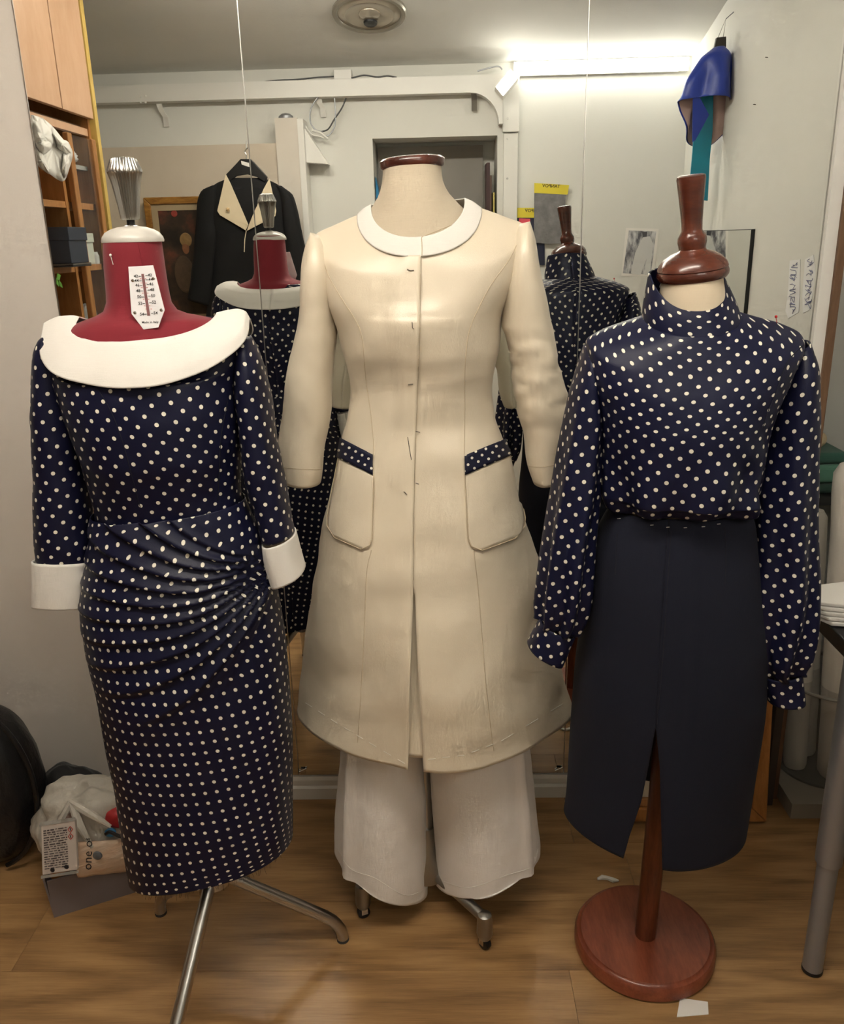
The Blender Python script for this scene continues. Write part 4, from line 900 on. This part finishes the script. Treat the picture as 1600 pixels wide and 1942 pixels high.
o = mesh('plastic_bag', v_, f_, film, smooth=True); tag(o, 'crumpled clear plastic bag on the lower cabinet shelf', 'bag')
v_, f_ = lump((-1.40,(yR+yM)/2,z1+.165), (.06,.10,.028), 5, .2)
o = mesh('folded_cloth', v_, f_, plain('pale_cloth',(206,206,206),.8), smooth=True); tag(o, 'pale folded cloth on top shelf behind the glass', 'cloth')
o = MB().box(-1.56,-1.34,yR+.03,yM-.06,z1+.12,z1+.135).build('glass_shelf', plain('shelf_glass',(170,172,170),.2)); tag(o, 'thin top shelf under the pale folded cloth', 'shelf')
# white cloth rose bouquet hanging from the cabinet
ro = thing('cloth_rose', 'large white cloth rose with trailing petals hung on cabinet front', 'flower', cb_(85,280,.08))
petal = weave('white_organza', (240,237,230), .7, .08, 500, .2)
kx = lambda u,v,d: rx(u,v,XC+.06+d)
def petal_mesh(pts, cup, nm):
    n_ = len(pts); c_ = (sum(p_[0] for p_ in pts)/n_, sum(p_[1] for p_ in pts)/n_)
    sp = spline(pts+[pts[0]], 5)[:-1]; vs = [kx(c_[0],c_[1],cup)]; R_ = 4
    for r_ in range(1,R_+1):
        for i_,(u,v) in enumerate(sp):
            k_ = r_/R_; vs.append(kx(c_[0]+(u-c_[0])*k_, c_[1]+(v-c_[1])*k_, cup*(1-k_*k_)+.005*math.sin(i_*1.3+cup*90)*k_))
    N_ = len(sp); f = [(0,1+i_,1+(i_+1)%N_) for i_ in range(N_)] + [(1+(r_-1)*N_+i_,1+r_*N_+i_,1+r_*N_+(i_+1)%N_,1+(r_-1)*N_+(i_+1)%N_) for r_ in range(1,R_) for i_ in range(N_)]
    mesh(nm, vs, f, petal, ro, None, True, .002)
petal_mesh([(60,218),(80,224),(100,240),(118,262),(132,276),(138,292),(132,318),(120,344),(95,330),(72,312),(62,270)], .0, 'wrap')
petal_mesh([(62,228),(82,226),(98,250),(102,275),(88,285),(66,282)], .03, 'petal'); petal_mesh([(64,268),(84,262),(100,272),(92,288),(76,292)], .045, 'petal'); petal_mesh([(68,276),(80,288),(94,322),(92,330),(76,316),(68,300)], .03, 'petal')
petal_mesh([(100,252),(114,262),(130,270),(136,292),(122,290),(108,278)], .025, 'petal'); petal_mesh([(120,292),(132,290),(132,312),(122,338),(116,320)], .02, 'petal')
for k in range(4):
    rr_ = 4+3.4*k
    petal_mesh([(76+rr_*math.cos(a_)*1.0, 262+rr_*math.sin(a_)*1.15) for a_ in [k*.9+i_*math.pi/3 for i_ in range(6)]], .07-.008*k, 'petal')
pl_ = thing('plant_sprig', 'green plant leaves hanging below the open cabinet shelf', 'plant', cb_(110,530,.05))
for k,pts in enumerate(([(108,518),(114,522),(112,532),(107,530)],[(110,530),(116,538),(118,546),(112,542)],[(106,526),(110,536),(111,544),(106,538)])):
    MB().prism([rx(u,v,XC+.05) for u,v in pts], (.002,0,0)).build('leaf', plain('leaf_green',(92,150,50),.5), pl_)

# ------------------------------------------------------------------ floor clutter at the left
bx = thing('open_box', 'grey open carton on the floor by the dotted dress', 'box', (-.8,1.62,0))
A = Vector((-.898,1.522,0)); e1 = Vector((.9,.436,0)).normalized(); e2 = Vector((-.436,.9,0)).normalized(); LB, DB, HB = .42, .21, .106
gm = plain('grey_carton', (124,114,114), .7, var=.04, bump=.05)
def wallb(p, q_, n_, nm):
    o_ = Vector(n_)*.008; th = Vector(n_)*.004; z = Vector((0,0,HB))
    MB().add([p,q_,q_-th,p-th,p+z+o_,q_+z+o_,q_+z+o_-th,p+z+o_-th],[(0,3,2,1),(4,5,6,7),(0,1,5,4),(1,2,6,5),(2,3,7,6),(3,0,4,7)]).build(nm, gm, bx)
Bp, Cp, Dp = A+e1*LB, A+e1*LB+e2*DB, A+e2*DB
wallb(A,Bp,-e2,'box_side'); wallb(Bp,Cp,e1,'box_side'); wallb(Cp,Dp,e2,'box_side'); wallb(Dp,A,-e1,'box_side')
MB().add([A,Bp,Cp,Dp]+[p+Vector((0,0,.004)) for p in (A,Bp,Cp,Dp)],[(0,3,2,1),(4,5,6,7),(0,1,5,4),(1,2,6,5),(2,3,7,6),(3,0,4,7)]).build('box_bottom', gm, bx)
q = NT('thin_white_plastic'); q.set(Roughness=.32, Base_Color=lin((226,220,208)), Alpha=.72, Subsurface_Weight=.2); q.b.inputs['Subsurface Radius'].default_value=(.02,.02,.02); q.bump(q.noise(q.coord((1,1,.5)),16,5),.8,.015); tw = q.m
def inb(a, b_, z): return A + e1*a + e2*b_ + Vector((0,0,z))
pb_ = thing('shopping_bag', 'knotted translucent white plastic bag stuffed in the grey carton', 'bag', inb(.13,.11,.01))
v_, f_ = lump(inb(.115,.10,.150), (.14,.088,.118), 2, .2, 36, 4); mesh('bag', v_, f_, tw, pb_, smooth=True)
kt = inb(.075,.035,.262)
for d_ in ((.05,-.02,-.09),(-.045,-.02,-.10),(.09,.0,-.05)):
    MB().tube([kt, kt+Vector(d_)*.5+Vector((0,-.02,.012)), kt+Vector(d_)+Vector((0,-.02,0))], [.008,.010,.004], 8).build('handle', tw, pb_, True)
for c_, r_, m_, nm, lab in ((inb(.17,.012,.205),(.038,.022,.026),plain('red_plastic',(176,44,48),.4),'red_wrapper','red wrapper showing through the white plastic bag'),(inb(.145,-.006,.185),(.013,.01,.010),plain('blue_plastic',(60,140,196),.3),'blue_wrapper','small blue wrapper beside the red one in the white bag'),(inb(.03,.03,.11),(.02,.03,.05),plain('amber_plastic',(176,112,40),.4),'amber_bottle','amber bottle poking from the left side of the carton'),(inb(.06,.03,.22),(.02,.02,.026),plain('brown_thing',(110,84,70),.5),'brown_packet','brown lump inside the white bag, below its knot')):
    v_, f_ = lump(c_, r_, 7, .08, 14); o = mesh(nm, v_, f_, m_, smooth=True); tag(o, lab, 'wrapper' if 'wrapper' in nm else 'bottle' if 'bottle' in nm else 'packet')
lb = thing('label_packet', 'clear packet with a printed warning leaflet on the carton front', 'packet', inb(.07,.0,.1))
c0 = [at(77,1566,1.508), at(142,1556,1.508), at(147,1650,1.492), at(80,1660,1.492)]
nn = (c0[1]-c0[0]).cross(c0[3]-c0[0]).normalized(); nn = nn if nn.y < 0 else -nn
MB().prism(c0[::-1], -nn*.010).build('leaflet', plain('leaflet_paper',(214,204,196),.5,var=.03), lb, bevel=.002)
def lq(a, b_, k=.0008): return (c0[0]*(1-a)+c0[1]*a)*(1-b_)+(c0[3]*(1-a)+c0[2]*a)*b_ + nn*k
random.seed(3); pr = MB()
for i_ in range(17):
    b0 = .10+i_*.048; a0 = .08
    while a0 < .74:
        a1 = min(.76, a0+random.uniform(.05,.17)); hh = random.choice((.014,.02,.026))
        pr.prism([lq(a0,b0),lq(a1,b0),lq(a1,b0+hh),lq(a0,b0+hh)], nn*.0003); a0 = a1+.03
o = pr.build('small_print', plain('grey_print',(92,84,84),.8), lb); o['kind'] = 'stuff'
for b0 in (.10,.24):
    sq = [(.86,b0),(.93,b0+.06),(.86,b0+.12),(.79,b0+.06)]
    for i_ in range(4):
        a_, b2 = sq[i_], sq[(i_+1)%4]; MB().tube([lq(*a_),lq(*b2)], .0008, 4).build('warning_diamond', M['red_print'], lb)
    MB().tube([lq(.86,b0+.035),lq(.86,b0+.085)], .0009, 4).build('warning_mark', M['print'], lb)
for a_,b_ in ((.30,.92),(.70,.90)): MB().lathe([(.005,0),(.005,.0005)], lq(a_,b_), 14, axis=nn).build('round_symbol', M['print'], lb)
MB().prism([lq(-.03,-.07,.001),lq(1.02,-.07,.001),lq(1.02,.0,.001),lq(-.03,.0,.001)], nn*.0006).build('film_edge', film, lb); MB().prism([lq(-.03,1.,.001),lq(1.03,1.,.001),lq(1.03,1.06,.001),lq(-.03,1.06,.001)], nn*.0006).build('film_edge', film, lb)
pk_ = thing('carrier_bag', 'pale orange printed carrier bag folded at the carton front', 'bag', inb(.2,.02,.08))
q = NT('printed_bag'); q.set(Roughness=.4); q.l(q.mix(q.noise(q.coord((4,4,10)),5,4), lin((226,180,140)), lin((232,220,204))), q.b.inputs['Base Color']); q.bump(q.noise(q.coord((1,1,5)),14,4),.5,.008)
g0 = [at(148,1598,1.535), at(262,1590,1.60), at(262,1652,1.60), at(148,1664,1.53)]
vs=[]; 
for i_ in range(13):
    for j_ in range(25):
        a_, b_ = j_/24, i_/12; p_ = (g0[0]*(1-a_)+g0[1]*a_)*(1-b_)+(g0[3]*(1-a_)+g0[2]*a_)*b_; vs.append(p_+Vector((0,-.012*math.sin(b_*math.pi)+.004*noise.noise(p_*30),0)))
mesh('folded_bag', vs, [(i_*25+j_,(i_+1)*25+j_,(i_+1)*25+j_+1,i_*25+j_+1) for i_ in range(12) for j_ in range(24)], q.m, pk_, None, True, .006)
def cbm(u, v): return at(u, v, 1.52+(u-148)*.0006)
text('one o', 167, 1622, 24, cbm, M['print'], pk_, 'bag_lettering', math.radians(88)); text('&', 167, 1592, 12, cbm, M['print'], pk_, 'bag_lettering', math.radians(70))
MB().lathe([(.011,0),(.010,.003),(.006,.005)], cbm(185,1622), 16, axis=(0,-1,0)).build('bag_emblem', plain('grey_emblem',(96,100,106),.4), pk_, True)
o = MB().tube([at(u,v,1.57) for u,v in spline([(200,1582),(208,1578),(222,1584),(238,1588),(250,1580)])], .004, 8).build('cord', M['black'], None, True); tag(o, 'short black cord loop at the carton edge', 'cord')
# black garment bag and heap
gb = thing('garment_bag', 'large glossy black nylon bag against the left wall', 'bag', (-1.1,1.72,0))
v_, f_ = lump(at(-34,1482,1.74), (.145,.12,.23), 11, .06, 40, 3)
v_ = [Vector((p_.x,p_.y,max(.002,p_.z))) for p_ in v_]
mesh('bag', v_, f_, M['black_nylon'], gb, smooth=True)
cc_ = at(-34,1482,1.70)
MB().tube([cc_+Vector((.142*math.cos(a_), -.03, .226*math.sin(a_))) for a_ in [k*math.pi/24-math.pi/2.4 for k in range(21)]], .006, 8).build('piping', M['black_nylon'], gb, True)
v_, f_ = lump(at(140,1530,1.85), (.10,.075,.125), 21, .16, 30, 3); v_ = [Vector((p_.x,min(p_.y,1.93),max(.002,p_.z))) for p_ in v_]
o = mesh('cloth_heap', v_, f_, M['black_cloth'], smooth=True); tag(o, 'matt black cloth heap behind the grey carton', 'cloth')

# ------------------------------------------------------------------ right side: leaning frame, nook, table
lf_ = thing('leaning_frame', 'golden oak picture frame leaning against the right mirror', 'frame', (.61,1.86,0))
fb0, fb1 = Vector((.405,1.852,0)), Vector((.815,1.846,0)); HT = .46; ln = Vector((0,.065,HT))
def fp(a, b_, d=0): return fb0.lerp(fb1, a) + ln*b_ + Vector((0,-d*.99,d*.14)) + Vector((0,0,.004))
WA, WB = .036/.41, .036/HT
for i_, q_ in enumerate(([(0,0),(1,0),(1-WA,WB),(WA,WB)],[(1,0),(1,1),(1-WA,1-WB),(1-WA,WB)],[(1,1),(0,1),(WA,1-WB),(1-WA,1-WB)],[(0,1),(0,0),(WA,WB),(WA,1-WB)])):
    MB().prism([fp(a,b_,.0) for a,b_ in q_][::-1], (0,-.022,.003)).build('frame_side', M['oak_frame'], lf_, bevel=.003)
W2, W3 = WA*1.6, WB*1.6
for q_ in ([(WA,WB),(1-WA,WB),(1-W2,W3),(W2,W3)],[(1-WA,WB),(1-WA,1-WB),(1-W2,1-W3),(1-W2,W3)],[(1-WA,1-WB),(WA,1-WB),(W2,1-W3),(1-W2,1-W3)],[(WA,1-WB),(WA,WB),(W2,W3),(W2,1-W3)]):
    MB().prism([fp(a,b_,0) for a,b_ in q_][::-1], (0,-.012,.002)).build('inner_moulding', M['orange_wood'], lf_, bevel=.002)
MB().prism([fp(a,b_,-.002) for a,b_ in ((.03,.03),(.97,.03),(.97,.97),(.03,.97))][::-1], (0,-.003,0)).build('back_board', M['cardboard'], lf_)
o = MB().box(.838,.858,1.90,1.934,0,.3).build('dark_batten', plain('dark_batten',(64,54,48),.6)); tag(o, 'short dark batten standing in the corner by the leaning frame', 'batten')
# bin with rolls
bc = Vector((1.03,2.02,.044))
bn = thing('bin', 'clear round plastic bin holding white rolls in the nook', 'bin', bc)
q = NT('smoky_plastic'); q.set(Roughness=.1, Base_Color=lin((150,146,136)), Alpha=.28, Specular_IOR_Level=.6); sp_ = q.m
MB().lathe([(.118,0),(.132,.27)], bc, 48).build('bin_wall', sp_, bn, True)
bm_ = bn.children[0].data
MB().lathe([(.118,.0),(.118,.006)], bc, 48).build('bin_base', plain('bin_base_grey',(104,102,98),.4), bn, True)
MB().tube([bc+Vector((.133*math.cos(k*math.pi/24),.133*math.sin(k*math.pi/24),.272)) for k in range(49)], .005, 8).build('rim', plain('bin_rim',(140,136,128),.35), bn, True)
paper_roll = weave('white_roll_fabric',(226,220,208),.7,.08,400,.15)
for k,(dx,dy,r_,h_,lx,ly,lab) in enumerate(((-.078,-.015,.030,.60,-.02,.03,'thin white fabric roll at the left of the clear bin'),(.015,-.055,.045,.86,-.055,.02,'thick white fabric roll standing tallest in front of the bin'),(.065,.02,.036,.80,.02,.03,'white fabric roll at the right of the clear bin'),(-.03,.05,.034,.70,-.03,.05,'white fabric roll at the back of the clear bin'))):
    t = thing('fabric_roll', lab, 'roll', bc+Vector((dx,dy,.006)), 'white fabric rolls in the bin')
    p0_ = bc+Vector((dx,dy,.008)); p1_ = p0_+Vector((lx,ly,h_)); ax_ = (p1_-p0_).normalized(); hh = (p1_-p0_).length
    MB().lathe([(r_*.9,0)]+[(r_*(1+.03*math.sin(i_*2.1+k)),.01+hh*i_/10) for i_ in range(10)]+[(r_*.98,hh*.97),(r_*.7,hh*.995),(r_*.3,hh)], p0_, 28, axis=ax_, flute=.06, nf=7).build('roll', paper_roll, t, True)
    MB().lathe([(r_*1.02,hh*.55),(r_*1.03,hh*.56),(r_*1.02,hh*.575)], p0_, 28, axis=ax_).build('wrap_edge', M['thread'], t, True)
# shelf with green cloth
o = MB().box(.88,1.22,2.2,2.47,.735,.76).build('nook_shelf', plain('dark_shelf',(52,54,54),.5)); tag(o, 'dark shelf in the nook under the green cloth', 'shelf')
for k,(zz,hh,c,lab) in enumerate(((.761,.026,(52,84,74),'dark green folded cloth lowest on the nook shelf'),(.789,.05,(96,148,128),'mint green folded cloth, middle of the nook pile'),(.841,.03,(60,106,92),'deep green folded cloth on top of the nook pile'))):
    t_ = MB().box(.9+.01*k,1.16-.03*k,2.215+.01*k,2.44,zz,zz+hh).build('folded_cloth', weave('green%d'%k,c,.8)); tag(t_, lab, 'cloth')
    bv = t_.modifiers.new('b','BEVEL'); bv.width=.011; bv.segments=4
v_, f_ = lump((1.04,2.30,.895),(.022,.02,.022),4,.06,12); o = mesh('ball', v_, f_, plain('cream_ball',(226,206,170),.5), smooth=True); tag(o, 'small cream ball on top of the green cloth', 'ball')
# table
tb = thing('table', 'black-topped worktable with silver telescopic leg at the right edge', 'table', (.74,1.3,0))
MB().box(.712,1.215,.7,1.483,.718,.75).build('table_top', M['black'], tb, bevel=.003)
for lx_,ly_ in ((.742,1.372),(1.18,1.372),(.742,.78),(1.18,.78)):
    lg = MB().lathe([(.0195,.008),(.0195,.30)], (lx_,ly_,0), 28).build('leg', M['silver_paint'], tb, True)
    MB().lathe([(.0245,.272),(.025,.275),(.025,.722)], (lx_,ly_,0), 28).build('upper_sleeve', M['silver_paint'], lg, True)
    MB().lathe([(.0185,0),(.0205,.002),(.0205,.009)], (lx_,ly_,0), 28).build('foot', M['black'], lg, True)
random.seed(2)
for k in range(5):
    d_ = .004*k; zz = .7515+.0085*k
    pts = [(.712-d_,1.428+d_),(.700-d_,1.452),(.699-d_,1.49),(.72-d_,1.52),(.79,1.535+d_*.5),(1.1,1.535+d_*.5),(1.1,1.40),(.78,1.415)]
    o = MB().prism([(x_,y_,zz) for x_,y_ in pts][::-1], (0,0,.0075)).build('paper_pattern', M['paper'], bevel=.002); tag(o, ['lowest','second lowest','middle','second highest','topmost'][k]+' white paper pattern in the stack on the black table', 'paper', 'paper patterns on the table')
# scraps on the floor
o = MB().prism([(.437,1.262,.0005),(.50,1.268,.0005),(.507,1.296,.0005),(.455,1.305,.0005)], (0,0,.0012)).build('paper_scrap', M['paper']); tag(o, 'white paper scrap under the round wooden pedestal', 'paper')
pp0 = at(1157,1637,1.63); 
o = MB().tube([(.41+.012*k-.06, 1.63+.006*math.sin(k*1.3), .004) for k in range(5)], [.003,.006,.005,.006,.002], 6).build('thread_tuft', M['thread'], None, True); tag(o, 'white thread tuft on the floor under the navy skirt', 'thread')
